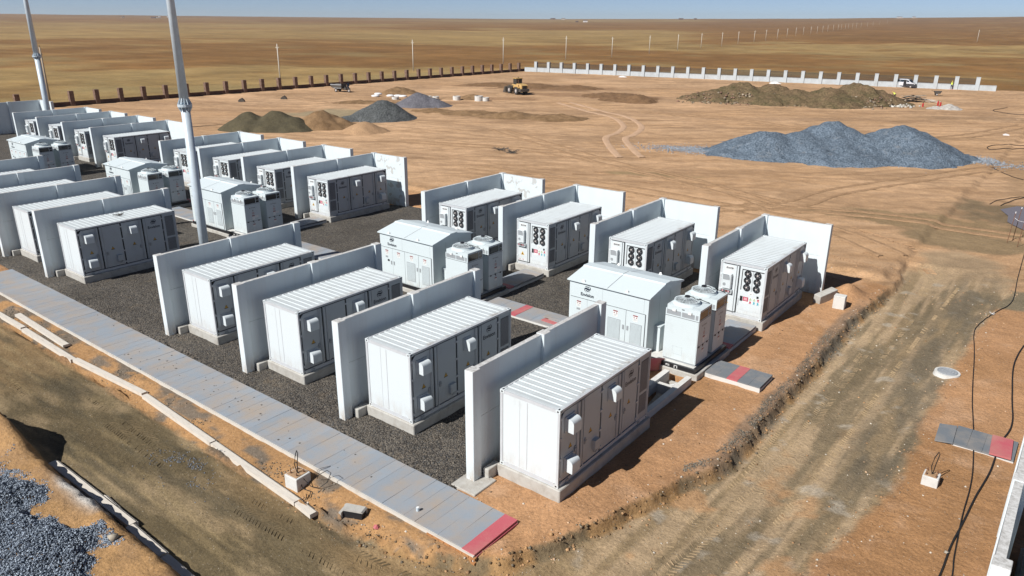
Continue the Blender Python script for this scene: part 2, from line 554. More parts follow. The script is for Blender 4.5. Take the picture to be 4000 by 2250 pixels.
# ------------------------------------------------------------------ noise on arrays
def _hash(ix, iy, seed):
    h = (ix.astype(np.int64)*374761393 + iy.astype(np.int64)*668265263 + seed*982451653) & 0x7fffffff
    h = ((h ^ (h >> 13))*1274126177) & 0x7fffffff
    return ((h ^ (h >> 16)) & 0xffff)/65535.
def vnoise(x, y, seed=0):
    ix = np.floor(x); iy = np.floor(y)
    fx = x-ix; fy = y-iy
    fx = fx*fx*(3-2*fx); fy = fy*fy*(3-2*fy)
    a = _hash(ix, iy, seed); b = _hash(ix+1, iy, seed); c = _hash(ix, iy+1, seed); d = _hash(ix+1, iy+1, seed)
    return (a*(1-fx)+b*fx)*(1-fy)+(c*(1-fx)+d*fx)*fy
def fbm(x, y, scale, oct=4, seed=0, gain=.55):
    x = np.asarray(x, float)/scale; y = np.asarray(y, float)/scale
    s = 0; a = 1; t = 0
    for k in range(oct):
        s = s+a*vnoise(x, y, seed+k*17); t += a
        a *= gain; x = x*2.03+11.3; y = y*2.03+5.7
    return s/t
def sst(a, b, x):
    t = np.clip((x-a)/(b-a), 0, 1)
    return t*t*(3-2*t)
def poly_sd(px, py, poly):
    # signed distance, negative inside
    d = np.full(px.shape, 1e9); inside = np.zeros(px.shape, bool)
    n = len(poly)
    for i in range(n):
        ax, ay = poly[i]; bx, by = poly[(i+1) % n]
        ex, ey = bx-ax, by-ay
        wx, wy = px-ax, py-ay
        t = np.clip((wx*ex+wy*ey)/(ex*ex+ey*ey), 0, 1)
        d = np.minimum(d, np.hypot(wx-ex*t, wy-ey*t))
        c = ((ay > py) != (by > py))
        with np.errstate(divide='ignore', invalid='ignore'):
            xi = (bx-ax)*(py-ay)/(by-ay)+ax
        inside ^= c & (px < xi)
    return np.where(inside, -d, d)
def line_d(px, py, pts):
    d = np.full(px.shape, 1e9)
    for (ax, ay), (bx, by) in zip(pts[:-1], pts[1:]):
        ex, ey = bx-ax, by-ay
        t = np.clip(((px-ax)*ex+(py-ay)*ey)/(ex*ex+ey*ey), 0, 1)
        d = np.minimum(d, np.hypot(px-ax-ex*t, py-ay-ey*t))
    return d
def grid_mesh(name, xs, ys, z, mat, col=None, keep=None, smooth=True):
    nx, ny = len(xs), len(ys)
    X, Y = np.meshgrid(xs, ys)
    co = np.stack([X, Y, z], -1).reshape(-1, 3)
    i = np.arange(nx*ny).reshape(ny, nx)
    q = np.stack([i[:-1, :-1], i[:-1, 1:], i[1:, 1:], i[1:, :-1]], -1).reshape(-1, 4)
    if keep is not None:
        k = keep.reshape(-1)
        q = q[k[q].any(1)]
    me = bpy.data.meshes.new(name)
    me.vertices.add(len(co)); me.vertices.foreach_set('co', co.astype(np.float32).ravel())
    me.loops.add(q.size); me.loops.foreach_set('vertex_index', q.astype(np.int32).ravel())
    me.polygons.add(len(q))
    me.polygons.foreach_set('loop_start', np.arange(0, q.size, 4, dtype=np.int32))
    me.polygons.foreach_set('loop_total', np.full(len(q), 4, np.int32))
    me.polygons.foreach_set('use_smooth', np.full(len(q), smooth))
    me.materials.append(MATS[mat])
    if col is not None:
        at = me.attributes.new('soil', 'FLOAT_COLOR', 'POINT')
        c4 = np.ones((nx*ny, 4), np.float32); c4[:, :3] = col.reshape(-1, 3)
        at.data.foreach_set('color', c4.ravel())
    me.update(); me.validate()
    return me

OCT = np.array([(1,0,0),(0,1,0),(-1,0,0),(0,-1,0),(0,0,1),(0,0,-1)], float)
OCF = np.array([(0,1,4),(1,2,4),(2,3,4),(3,0,4),(1,0,5),(2,1,5),(3,2,5),(0,3,5)])
def stones_mesh(name, pos, size, cols, mat='stone_col', flat=.75):
    n = len(pos)
    v = OCT[None]*(1+.45*(rng.random((n, 6, 1))-.5))
    ang = rng.random((n, 3))*2*np.pi
    def rm(a, ax):
        c, s = np.cos(a), np.sin(a); z = np.zeros_like(a); o = np.ones_like(a)
        M = {0: [[o, z, z], [z, c, -s], [z, s, c]], 2: [[c, -s, z], [s, c, z], [z, z, o]]}[ax]
        return np.stack([np.stack(r, -1) for r in M], -2)
    Rm = rm(ang[:, 0], 2) @ rm(ang[:, 1], 0) @ rm(ang[:, 2], 2)
    v = np.einsum('nij,nkj->nki', Rm, v)*size[:, None, None]
    v[..., 2] *= flat
    v += pos[:, None, :]
    f = (OCF[None]+6*np.arange(n)[:, None, None]).reshape(-1, 3)
    me = bpy.data.meshes.new(name)
    me.vertices.add(n*6); me.vertices.foreach_set('co', v.astype(np.float32).ravel())
    me.loops.add(f.size); me.loops.foreach_set('vertex_index', f.astype(np.int32).ravel())
    me.polygons.add(len(f))
    me.polygons.foreach_set('loop_start', np.arange(0, f.size, 3, dtype=np.int32))
    me.polygons.foreach_set('loop_total', np.full(len(f), 3, np.int32))
    me.materials.append(MATS[mat])
    at = me.attributes.new('soil', 'FLOAT_COLOR', 'POINT')
    c4 = np.ones((n, 6, 4), np.float32); c4[..., :3] = cols[:, None, :]
    at.data.foreach_set('color', c4.ravel())
    me.update(); me.validate()
    return me

# ------------------------------------------------------------------ the ground: one sheet out to the horizon
ROAD = [(-70, -5.05), (-7, -5.2), (-4, -5.0), (-2, -4.55), (-.6, -4.15), (.55, -3.3), (1.15, -1.4), (2.0, 1.1), (2.8, 3.7), (3.45, 5.7),
        (3.5, 8), (3.35, 12), (3.35, 19), (3.2, 23), (3.5, 27.2), (3.6, 31), (3.2, 36), (9.6, 37), (9.2, 30), (8.75, 23), (8.55, 14),
        (8.7, 9.5), (8.4, 5.8), (7.7, 1.7), (6.5, -3), (6.5, -16), (-4, -16), (-5.5, -9.75), (-70, -9.55)]
TRENCH = (-1.3, -.42, 6.3, 10.9)
BED = [(-108, -1.8), (-3.0, -1.8), (-2.9, -1.0), (-2.95, 7.2), (-2.6, 9.3), (-2.5, 10.6), (-2.7, 15), (-3.0, 18.3), (-3.1, 25.2), (-24, 25.3), (-25, 26.6), (-34, 26.4), (-36, 25.2), (-108, 25.6)]
# patches of dug, damp or spilled earth: x, y, half width, half depth, angle, rgb, strength, drop in height
SPOTS = [(-104, 129, 15, 8, 42, (.23, .135, .07), .85), (-90, 127, 14, 7, 42, (.24, .14, .075), .8), (-78, 118, 9, 5, 42, (.28, .165, .09), .7), (-65, 121, 6, 9, 42, (.18, .10, .055), .9),
         (-84, 101, 9, 4, 42, (.24, .14, .075), .75), (-87, 89, 6, 3, 41, (.25, .15, .085), .6), (-87, 66, 10, 7, 41, (.27, .22, .135), .85),
         (-23.5, 50.9, 5.2, 1.2, 22, (.25, .175, .09), .9), (3, 48.3, 9, 2.8, 18, (.24, .165, .088), .95), (7, 56, 5.5, 5, 40, (.19, .135, .078), 1.),
         (-8, 97, 14, 1.3, 32, (.28, .18, .10), .6), (-8, 126, 14, 2, 35, (.28, .18, .10), .6), (-69, 77, 9, 4, 38, (.27, .165, .09), .65),
         (-59, 79, 7, 3.5, 41, (.25, .15, .08), .6), (-125, 78, 6, 4, 42, (.28, .17, .09), .6), (-41, 69, 5, 2.6, 40, (.31, .195, .11), .55),
         (5.2, 44, 4.5, 3, 10, (.22, .155, .085), .95), (6.2, 36, 3.2, 5, 0, (.28, .22, .14), .6), (-52, 96, 10, 3, 40, (.33, .205, .12), .6),
         (-30, 105, 14, 2.5, 38, (.33, .21, .125), .5), (9, 75, 5, 16, 8, (.30, .19, .105), .6), (10, 92, 6, 8, 10, (.29, .185, .10), .6), (-3, 52, 9, 3, 15, (.34, .21, .115), .6), (10.5, 31, 2.6, 3.2, 20, (.17, .145, .095), .9), (0, 29, 3.6, .6, -20, (.14, .12, .085), .85),
         (-.5, 27.8, 3, 1.6, 0, (.24, .19, .12), .6), (-28, 29, 6, 1.7, 5, (.21, .18, .115), .8), (-12, 89, 4.5, 5, 30, (.33, .27, .2), .35)]

def far_rise(x, y):
    dx = x-11.6; dy = y+17.4
    d = np.hypot(dx, dy); az = np.degrees(np.arctan2(dx, dy))
    zm = np.interp(az, [-180, -110, -72, -58, -38, -18, -2, 40, 180], [30, 30, 27.5, 24.6, 21, 29.4, 42.6, 45, 30])
    t = np.clip((d-260)/3240, 0, 1)**1.7
    return zm*t-np.clip(d-3500, 0, None)*.02

def ground_fields(x, y):
    x = np.asarray(x, float); y = np.asarray(y, float)
    sd = poly_sd(x, y, ROAD)
    n1 = fbm(x, y, 1.3, 4, 3)-.5
    n2 = fbm(x, y, .35, 3, 9)-.5
    sdn = sd+n1*.5+n2*.18
    return sd, sdn, n1, n2

def ground_z(x, y):
    x = np.asarray(x, float); y = np.asarray(y, float)
    sd, sdn, n1, n2 = ground_fields(x, y)
    z = far_rise(x, y)
    dist = np.hypot(x-11.6, y+17.4)
    near = sst(140, 60, dist)
    z = z+n1*(.05+.10*sst(30, 60, y)*sst(260, 200, y))+n2*.05*near
    D = np.where(y > 0, .36-.24*sst(5.4, 7.6, x), .34)
    bw = np.where((x < 4.8) & (y > -5.5), 1., 0.)
    drop = sst(.06, -.16, sdn)*bw+sst(.12, -.5, sdn)*(1-bw)
    z = z-D*drop*sst(40, 33, y)
    z = z+.035*np.exp(-((sdn-.3)/.22)**2)*bw*sst(30, 26, y)*(.4+1.6*fbm(x, y, .5, 3, 29))
    # verge between the paving and the kerb boards
    z = z-.26*sst(-3.95, -5.1, y+n1*.3)*(sd > 0)*(x < -1)
    z = np.where((x < -5) & (y < -4.3) & (y > -5.6), z-n1*.04-n2*.04, z)
    # raised bank in the lower left, with a heap on it
    z = z+(.68+n1*.3)*sst(-9.52, -9.82, y+n2*.25+n1*.1)*(x < -5.2)
    z = z+.75*np.exp(-(((x+17.9)/1.5)**2+((y+9.9)/.55)**2))+.35*np.exp(-(((x+19.6)/1.6)**2+((y+9.6)/.8)**2))
    # yard a step higher than the battery pads
    z = z+.26*sst(30.6, 31.1, y+n1*1.5)*sst(3.4, 2.6, x+n1)
    # soil heaped by the last bay
    z = z+.75*np.exp(-(((x-2.0)/.75)**2+((y-26.6)/1.1)**2))+.1*np.exp(-(((x-.9)/1.0)**2+((y+3.0)/.5)**2))
    bed = poly_sd(x, y, BED)
    z = z-.12*sst(.1, -.4, bed)
    t = (x > TRENCH[0]) & (x < TRENCH[1]) & (y > TRENCH[2]) & (y < TRENCH[3])
    z = np.where(t, -.75, z)
    # ruts along the right-hand road
    rut = np.sin((x-3.4+.35*np.sin(y*.11))*3.1)
    z = z-.05*np.clip(rut, 0, 1)*sst(0, -.6, sd)*(y > 2)*sst(60, 35, y)
    fr = np.sin((y+.1*np.sin(x*.3))*3.3)
    z = z-.03*np.clip(fr, 0, 1)*sst(0, -.6, sd)*(y < -4)
    return z

def lerp(a, b, t):
    return a*(1-t[..., None])+b*t[..., None]
def C(*a):
    return np.array(a, float)

def soil_colour(x, y):
    sd, sdn, n1, n2 = ground_fields(x, y)
    dist = np.hypot(x-11.6, y+17.4)
    a = fbm(x, y, 5, 4, 21); b = fbm(x, y, 17, 4, 33); c = fbm(x, y, 1.0, 4, 41)
    # yard
    k = lerp(C(.428, .26, .138), C(.508, .322, .184), sst(.3, .7, b))
    k = lerp(k, C(.33, .205, .115), sst(.52, .75, a)*.6)
    # wheel streaks crossing the yard in two directions
    for ang, sc, sx, st in ((38, 1.1, 22, .55), (28, .8, 30, .45), (62, .9, 14, .35), (5, .7, 18, .35)):
        ca, sa = math.cos(R_(ang)), math.sin(R_(ang))
        u = x*ca+y*sa+3*fbm(x, y, 30, 2, int(ang)); v = -x*sa+y*ca+4*fbm(x, y, 40, 2, int(ang)+5)
        s = fbm(u/sx, v/sc, 1., 3, 50+int(ang))
        k = lerp(k, C(.27, .165, .09), sst(.57, .72, s)*st)
        k = lerp(k, C(.52, .34, .205), sst(.42, .28, s)*st*.6)
    for (cx, cy, rx, ry, an, rgb, w) in SPOTS:
        ca, sa = math.cos(R_(an)), math.sin(R_(an))
        u = ((x-cx)*ca+(y-cy)*sa)/rx; v = (-(x-cx)*sa+(y-cy)*ca)/ry
        e = np.hypot(u, v)+(fbm(x, y, max(1.2, ry*.6), 4, 77)-.5)*1.1
        k = lerp(k, C(*rgb)*(1+.25*(n2[..., None])), sst(1.08, .72, e)*w)
    # reddish made ground round the pads
    near = sst(30.5, 29.5, y+n1*2)*sst(-120, -110, x)
    p = lerp(C(.40, .222, .112), C(.33, .178, .082), sst(.4, .7, a))
    p = lerp(p, C(.46, .285, .17), sst(.5, .78, c)*.6)
    k = lerp(k, p, near)
    # right-hand road
    xr = x-.5*np.sin(y*.09); st = fbm(xr*2.6, y*.12, 1., 5, 61); st2 = fbm(xr*1.5, y*.16, 1., 5, 67)
    r = lerp(C(.26, .188, .108), C(.38, .275, .168), sst(.38, .62, st))
    r = lerp(r, C(.165, .128, .078), sst(.52, .68, st2)*.8)
    r = lerp(r, C(.41, .235, .115), sst(.60, .70, fbm(x, y, 1.6, 4, 71))*.75*sst(13, 4, y+3*n1))
    r = lerp(r, C(.40, .35, .28), sst(.66, .76, fbm(x, y, .9, 4, 73))*.6)
    e1 = sst(5.9, 7.2, x+n1*.8)*sst(9.2, 8.3, x-n1)
    r = lerp(r, C(.135, .112, .078), e1*sst(.3, .6, fbm(x*1.2, y*.35, 1., 4, 87))*.8*sst(4, 9, y))
    # front road
    f = lerp(C(.118, .09, .05), C(.26, .192, .11), sst(.42, .66, fbm(x*.5, y*1.3, 1.6, 5, 81)))
    f = lerp(f, C(.30, .19, .09), sst(.6, .75, b)*.5)
    f = lerp(f, C(.085, .07, .044), sst(.52, .68, fbm(x*.35, y*3, 1.5, 4, 83))*.7)
    f = lerp(f, C(.27, .20, .105), sst(.60, .72, fbm(x*.3, y*4, 1.2, 3, 85))*.5)
    r = lerp(f, r, sst(-6.5, 1.5, y+.35*(x-2)))
    k = lerp(k, r, sst(.1, -.3, sdn)*sst(38, 32, y))
    # cut bank and its crumbs
    bank = sst(-.4, -.2, sdn)*sst(.14, .0, sdn)*sst(32, 27, y)*(x < 4.8)*(x > -4)*(y > -6)
    k = lerp(k, lerp(C(.15, .115, .068), C(.27, .16, .07), sst(.4, .6, c)), bank*.9)
    crest = sst(.5, .2, np.abs(sd-.2)+n1*.9)*sst(3.5, 5.5, y)*sst(27, 24, y)*(x < 4.6)
    k = lerp(k, C(.12, .108, .09), crest*.55)
    # verge and lower-left bank
    vg = (y < -3.8)*(y > -5.3)*(x < -1.5)*(sd > -.1)
    k = lerp(k, lerp(C(.35, .20, .09), C(.14, .12, .095), sst(.5, .62, fbm(x*.7, y*1.3, .8, 4, 91))), vg*.9)
    bm = (y < -9.45)*(x < -5.2)*1.
    k = lerp(k, lerp(C(.40, .235, .105), C(.33, .20, .10), sst(.4, .7, c)), bm)
    wt = np.exp(-(((x+11.6)/.9)**2+((y+9.75)/.28)**2))+np.exp(-(((x+13.0)/.6)**2+((y+9.8)/.2)**2))
    k = lerp(k, C(.62, .59, .54), np.clip(wt*1.2*sst(.4, .6, c), 0, 1))
    # steppe outside the site fences
    fl = 173.5+(x+128)*.142
    step = np.maximum(sst(-134, -137, x), sst(2, 6, y-fl-np.clip(x+9, 0, None)*.02))*1.
    step = np.maximum(step, sst(-40, -60, y))
    az = np.degrees(np.arctan2(x-11.6, y+17.4))
    nz = fbm(x, y, 90, 5, 101); nf = fbm(x, y, 23, 4, 103); nl = fbm(x, y, 420, 4, 107)
    dd = dist*(1+.5*(nz-.5)+.12*(nf-.5))
    # brown or straw by distance, different left, ahead and right
    def band(edges, vals):
        return np.interp(dd, edges, vals)
    left = band([150, 250, 270, 480, 620, 700, 1500, 1900, 2400], [.25, .2, .75, .9, .65, .15, .25, .75, .8])
    mid = band([150, 275, 290, 455, 475, 1100, 1180, 2300, 2600, 3300], [.3, .25, .85, .9, .12, .15, .85, .85, .3, .7])
    right = band([150, 260, 385, 400, 570, 590, 3000], [.8, .55, .8, .15, .2, .95, .8])
    t = np.clip((az+52)/9, 0, 1); tone = left*(1-t)+mid*t
    t = np.clip((az+27)/5, 0, 1); tone = tone*(1-t)+right*t
    tone = np.clip(tone+(nf-.5)*1.3+(nl-.5)*.8, 0, 1)
    s = lerp(C(.285, .188, .074), C(.20, .104, .034), sst(.1, .9, tone))
    s = s*(1+.6*(fbm(x, y, 7, 4, 113)-.5)+.6*(fbm(x, y, 45, 5, 117)-.5))[..., None]
    s = lerp(s, C(.255, .20, .09), sst(.55, .75, fbm(x, y, 35, 4, 109))*.5*sst(700, 300, dist))
    return lerp(k, s, step)

def axis(parts):
    out = [parts[0][0]]
    for a, b, s0, s1 in parts:
        x = a; n = 0
        L = abs(b-a); sg = 1 if b > a else -1
        pts = []; t = 0
        while t < L:
            st = s0+(s1-s0)*t/L
            t += st
            pts.append(a+sg*min(t, L))
        if L-(abs(pts[-1]-a)) > 1e-6:
            pts.append(b)
        pts[-1] = b
        out += pts
    return np.array(sorted(set(round(v, 4) for v in out)))

gx = axis([(-4600, -600, 190, 40), (-600, -145, 40, 1.6), (-145, -40, 1.2, .3), (-40, -9, .22, .2), (-9, 9.6, .11, .11), (9.6, 14, .2, .2), (14, 60, .4, 4), (60, 400, 6, 40), (400, 1500, 40, 150)])
gy = axis([(-120, -14, 12, .5), (-14, -5.5, .17, .14), (-5.5, 28, .12, .12), (28, 34, .16, .2), (34, 110, .22, .55), (110, 200, .6, 1.1), (200, 700, 1.6, 16), (700, 4600, 18, 150)])
X, Y = np.meshgrid(gx, gy)
gcol = soil_colour(X, Y)
ground = tag(link('ground', grid_mesh('ground', gx, gy, ground_z(X, Y), 'ground', gcol)), kind='structure')

def gz(x, y):
    return float(ground_z(np.array([x]), np.array([y]))[0])

# crushed-stone bed under the battery rows
bx = axis([(-108, -30, .6, .3), (-30, -2, .2, .2)]); by = axis([(-2.2, 26.8, .2, .2)])
X, Y = np.meshgrid(bx, by)
bsd = poly_sd(X, Y, BED)+(fbm(X, Y, 1.1, 4, 5)-.5)*.5
bz = .035+(fbm(X, Y, .5, 3, 6)-.5)*.06-.25*sst(-.35, .25, bsd)
tag(link('gravel_bed', grid_mesh('gravel_bed', bx, by, bz, 'gravel_bed', None, bsd < .2)), kind='structure')

def stone_cols(n, cs):
    cs = np.array(cs); i = rng.integers(0, len(cs), n)
    return cs[i]*(.75+.5*rng.random((n, 1)))
# loose stones on the bed where they show
N = 42000
px = -3.1-rng.random(N)**1.4*32; py = -1.75+rng.random(N)*20
zb = .03+(fbm(px, py, .5, 3, 6)-.5)*.06
keep = poly_sd(px, py, BED) < -.05
pos = np.stack([px, py, zb], -1)[keep]
tag(link('loose_gravel', stones_mesh('loose_gravel', pos, .018+.028*rng.random(len(pos)), stone_cols(len(pos), [(.045, .04, .037), (.085, .075, .063), (.135, .115, .094), (.19, .165, .135), (.075, .076, .077)]))), 'dark brown crushed stone lying loose between the battery containers', 'gravel', kind='stuff')

# blue-grey stone spilled on the lower-left bank
SP = [(-16.6, -11.2), (-15.2, -10.75), (-14.3, -10.4), (-13.2, -10.75), (-12, -10.4), (-11.0, -10.55), (-10.3, -10.2), (-9.3, -10.35), (-8.9, -10.75), (-8.0, -10.95), (-6.5, -12.5), (-8, -15), (-16, -15)]
N = 66000
px = -17+rng.random(N)*10.5; py = -13.6+rng.random(N)*3.6
d = poly_sd(px, py, SP)+(fbm(px, py, 1.1, 4, 15)-.46)*3.0
keep = d < rng.random(N)**3*.35-.05
px, py, d = px[keep], py[keep], d[keep]
hz_ = ground_z(px, py)+np.clip(-d, 0, .8)*.3*rng.random(len(px))
tag(link('spilled_stone', stones_mesh('spilled_stone', np.stack([px, py, hz_], -1), .014+.026*rng.random(len(px)), stone_cols(len(px), [(.16, .19, .23), (.24, .28, .335), (.33, .375, .43), (.12, .14, .175)]))), 'blue-grey crushed stone spilled over the earth bank in the lower left corner', 'gravel', kind='stuff')

N = 900
px = rng.normal(-11.9, .8, N); py = rng.normal(-6.5, .4, N)
kk = fbm(px, py, .7, 3, 37) > .46
px, py = px[kk], py[kk]
tag(link('road_stone', stones_mesh('road_stone', np.stack([px, py, ground_z(px, py)+.005], -1), .014+.024*rng.random(len(px)), stone_cols(len(px), [(.13, .15, .18), (.2, .22, .25), (.10, .105, .115)]))), 'blue-grey stone chips dropped on the front road near the kerb boards', 'gravel', kind='stuff')
# crumbs of earth and pale pebbles on the made ground and along the cut bank
N = 15000
px = -8+rng.random(N)*20; py = -6+rng.random(N)*40
sdv = poly_sd(px, py, ROAD)
keep = (rng.random(N) < np.where(np.abs(sdv) < .5, 1., .22)) & (poly_sd(px, py, BED) > .2)
px, py = px[keep], py[keep]
pos = np.stack([px, py, ground_z(px, py)], -1)
tag(link('earth_clods', stones_mesh('earth_clods', pos, .012+.055*rng.random(len(pos))**4, stone_cols(len(pos), [(.36, .21, .11), (.28, .165, .085), (.20, .14, .09), (.40, .27, .17), (.48, .43, .36)]))), 'crumbs of reddish earth and pale pebbles strewn along the cut bank', 'clods', kind='stuff')
N = 16000
px = -6+rng.random(N)*10; py = -6+rng.random(N)*35
sdv = poly_sd(px, py, ROAD)
keep = (np.abs(sdv+.08) < .1+.28*rng.random(N)) & (px < 4.8)
px, py = px[keep], py[keep]
pos = np.stack([px, py, ground_z(px, py)+.005], -1)
tag(link('bank_clods', stones_mesh('bank_clods', pos, .016+.075*rng.random(len(pos))**3, stone_cols(len(pos), [(.30, .175, .085), (.20, .13, .07), (.14, .10, .06), (.36, .22, .115), (.17, .14, .10)]))), 'crumbling brown clods along the cut edge of the dirt road', 'clods', kind='stuff')
# dark stone along the crest of the bank and on the verge by the paving
CR = [(2.35, 3.9), (2.85, 5.0), (3.25, 7.2), (3.3, 9), (3.1, 11), (3.15, 14), (3.0, 17), (2.95, 20), (2.9, 23.2)]
N = 2000
t = rng.random(N)*(len(CR)-1); i = np.clip(t.astype(int), 0, len(CR)-2); fr = t-i
c_ = np.array(CR)
px = c_[i, 0]*(1-fr)+c_[i+1, 0]*fr+rng.normal(0, .11, N)-.08; py = c_[i, 1]*(1-fr)+c_[i+1, 1]*fr
k1 = fbm(px, py, 1.2, 3, 19) > .45
vx = -34+rng.random(N)*31; vy = -4.55+rng.normal(0, .22, N)
k2 = fbm(vx, vy, 1.1, 3, 23) > .5
px = np.r_[px[k1], vx[k2]]; py = np.r_[py[k1], vy[k2]]
pos = np.stack([px, py, ground_z(px, py)+.01], -1)
tag(link('dark_stone', stones_mesh('dark_stone', pos, .014+.026*rng.random(len(pos)), stone_cols(len(pos), [(.10, .09, .075), (.16, .14, .11), (.21, .18, .14)]))), 'dark crushed stone trailing along the bank crest and the paving verge', 'gravel', kind='stuff')

# wheel tracks pressed into the pale yard
def track(pts, gauge=1.9, w=.5, mat='track_pale'):
    mb = MB()
    P = []
    n = 14
    pts = [Vector((a, b, 0)) for a, b in pts]
    for i in range(len(pts)-1):
        p0 = pts[max(i-1, 0)]; p1 = pts[i]; p2 = pts[i+1]; p3 = pts[min(i+2, len(pts)-1)]
        for k in range(n):
            t = k/n
            P.append(.5*((2*p1)+(-p0+p2)*t+(2*p0-5*p1+4*p2-p3)*t*t+(-p0+3*p1-3*p2+p3)*t**3))
    for s in (-1, 1):
        L = []; 
        for i, p in enumerate(P):
            d = (P[min(i+1, len(P)-1)]-P[max(i-1, 0)]).normalized()
            nn = Vector((-d.y, d.x, 0))
            for e, hz in ((-w/2, .0), (-w/4, .07), (0, .03), (w/4, .07), (w/2, .0)):
                q = p+nn*(s*gauge/2+e)
                L.append((q.x, q.y, hz))
        a = np.array(L); zz = ground_z(a[:, 0], a[:, 1])+.015
        L = [(q[0], q[1], zv+q[2]) for q, zv in zip(L, zz)]
        fs = []
        for i in range(len(P)-1):
            for k in range(4):
                fs.append((i*5+k, (i+1)*5+k, (i+1)*5+k+1, i*5+k+1))
        mb.add(L, fs)
    return mb
MATS['track_pale'] = soil_mat('track_pale', (.46, .30, .19), (.52, .345, .225), 1.2, .6, .05)
MATS['track_dark'] = soil_mat('track_dark', (.30, .185, .10), (.39, .245, .14), 1.2, .9, .08)

def tread(pts, w=.42, mat='track_dark', step=.16, hgt=.035):
    """lug prints left by a heavy tyre: two rows of slanting bars"""
    mb = MB(); L = 0
    for (x0, y0), (x1, y1) in zip(pts[:-1], pts[1:]):
        d = math.hypot(x1-x0, y1-y0); ux, uy = (x1-x0)/d, (y1-y0)/d
        n = int(d/step)
        q = np.array([(x0+ux*step*i, y0+uy*step*i) for i in range(n)])
        z = ground_z(q[:, 0], q[:, 1])
        for (cx, cy), zz in zip(q, z):
            if vnoise(np.array([cx*.9]), np.array([cy*.9]), 5)[0] < .45 or rnd.random() < .15: continue
            for s in (-1, 1):
                a = (cx+uy*-.02*s, cy+ux*.02*s); b = (cx-uy*s*w/2+ux*.12, cy+ux*s*w/2+uy*.12)
                t = .035
                vs = [(a[0]-ux*t, a[1]-uy*t, zz-.02), (a[0]+ux*t, a[1]+uy*t, zz-.02), (b[0]+ux*t, b[1]+uy*t, zz-.02), (b[0]-ux*t, b[1]-uy*t, zz-.02)]
                h = hgt*rnd.uniform(.5, 1.2)
                m1 = ((a[0]+b[0])/2, (a[1]+b[1])/2)
                vs += [(a[0], a[1], zz+h*.6), (b[0], b[1], zz+h*.8)]
                mb.add(vs, [(0, 1, 4), (1, 2, 5, 4), (2, 3, 5), (3, 0, 4, 5)])
    return tag(link('tyre_track', mb.mesh('tyre_track', mat)), kind='structure')
MATS['tread_front'] = soil_mat('tread_front', (.12, .09, .05), (.19, .14, .08), 1.2, .6, .03)
MATS['tread_road'] = soil_mat('tread_road', (.22, .16, .092), (.33, .24, .145), 1.2, .6, .03)
MATS['tread_yard'] = soil_mat('tread_yard', (.34, .205, .11), (.42, .26, .145), 1.2, .6, .03)
for pts, mt in (([(-20.5, -6.0), (-13.5, -6.25)], 'tread_front'), ([(-19, -6.55), (-12.5, -6.75)], 'tread_front'), ([(-8.5, -5.9), (-3.0, -5.6), (-.5, -5.2)], 'tread_front'),
                ([(-9, -6.6), (-3, -6.3), (1, -5.6)], 'tread_front'), ([(-28, -7.2), (-22, -7.6)], 'tread_front'),
                ([(4.2, -1), (4.9, 6), (4.8, 14), (4.7, 22), (5.2, 30), (5.6, 36)], 'tread_road'), ([(3.6, 0), (4.25, 6), (4.1, 12)], 'tread_road'),
                ([(5.9, 1), (6.4, 8), (6.5, 16), (6.6, 24), (6.9, 33)], 'tread_road'), ([(5.4, 18), (5.5, 26), (5.0, 34), (3, 38)], 'tread_road'),
                ([(-22, 36.5), (-12, 35.5), (-3, 33.8), (2.4, 32.5)], 'tread_yard'), ([(-21, 34.6), (-11, 33.8), (-3, 32.6)], 'tread_yard'), ([(-34, 39), (-22, 40.5), (-9, 38.6), (2, 35)], 'tread_yard'),
                ([(-30, 46), (-17, 47), (-6, 44)], 'tread_yard'), ([(-29, 48), (-17, 49), (-6, 46.2)], 'tread_yard'), ([(-2, 42), (3, 39), (5, 35)], 'tread_yard')):
    tread(pts, .45 if mt != 'tread_yard' else .6, mt, .16 if mt != 'tread_yard' else .22, .022 if mt != 'tread_yard' else .05)
mb_ = None
for k, (pts, gg, ww, mt) in enumerate([
        ([(-70.2, 103.4), (-57.6, 94.7), (-50.2, 90.2), (-43.5, 82.2), (-40.4, 75), (-39.2, 70), (-33.2, 61.8), (-30, 58)], 2.6, .9, 'track_pale'),
        ([(-59.5, 49.6), (-51.5, 52.2), (-41.2, 55), (-26.4, 52.7), (-15.8, 48.8), (-8, 44)], 1.9, .5, 'track_dark'),
        ([(-56.7, 66.5), (-30.9, 54), (-20, 50), (-8.8, 46.2)], 1.9, .5, 'track_dark'),
        ([(5.1, 82), (-.8, 68.5), (-6.5, 54.2), (-7.8, 47), (-13, 40)], 1.8, .45, 'track_dark'),
        ([(-121, 75.6), (-103, 76), (-97.6, 86), (-91, 102)], 2.2, .6, 'track_dark'),
        ([(2.1, 122), (-4.1, 101), (-14, 91), (-33.4, 100), (-52.4, 99)], 2.0, .55, 'track_dark'),
        ([(-40, 42), (-24, 43), (-10.5, 42), (-2.8, 40), (2.6, 35.8)], 1.9, .5, 'track_dark'),
        ([(-11, 43.5), (-2.8, 46.7), (4.2, 47.7), (8.8, 47.8)], 1.5, .7, 'track_dark')]):
    tag(link('tyre_track', track(pts, gg, ww).mesh('tyre_track', mt, True)), kind='structure')

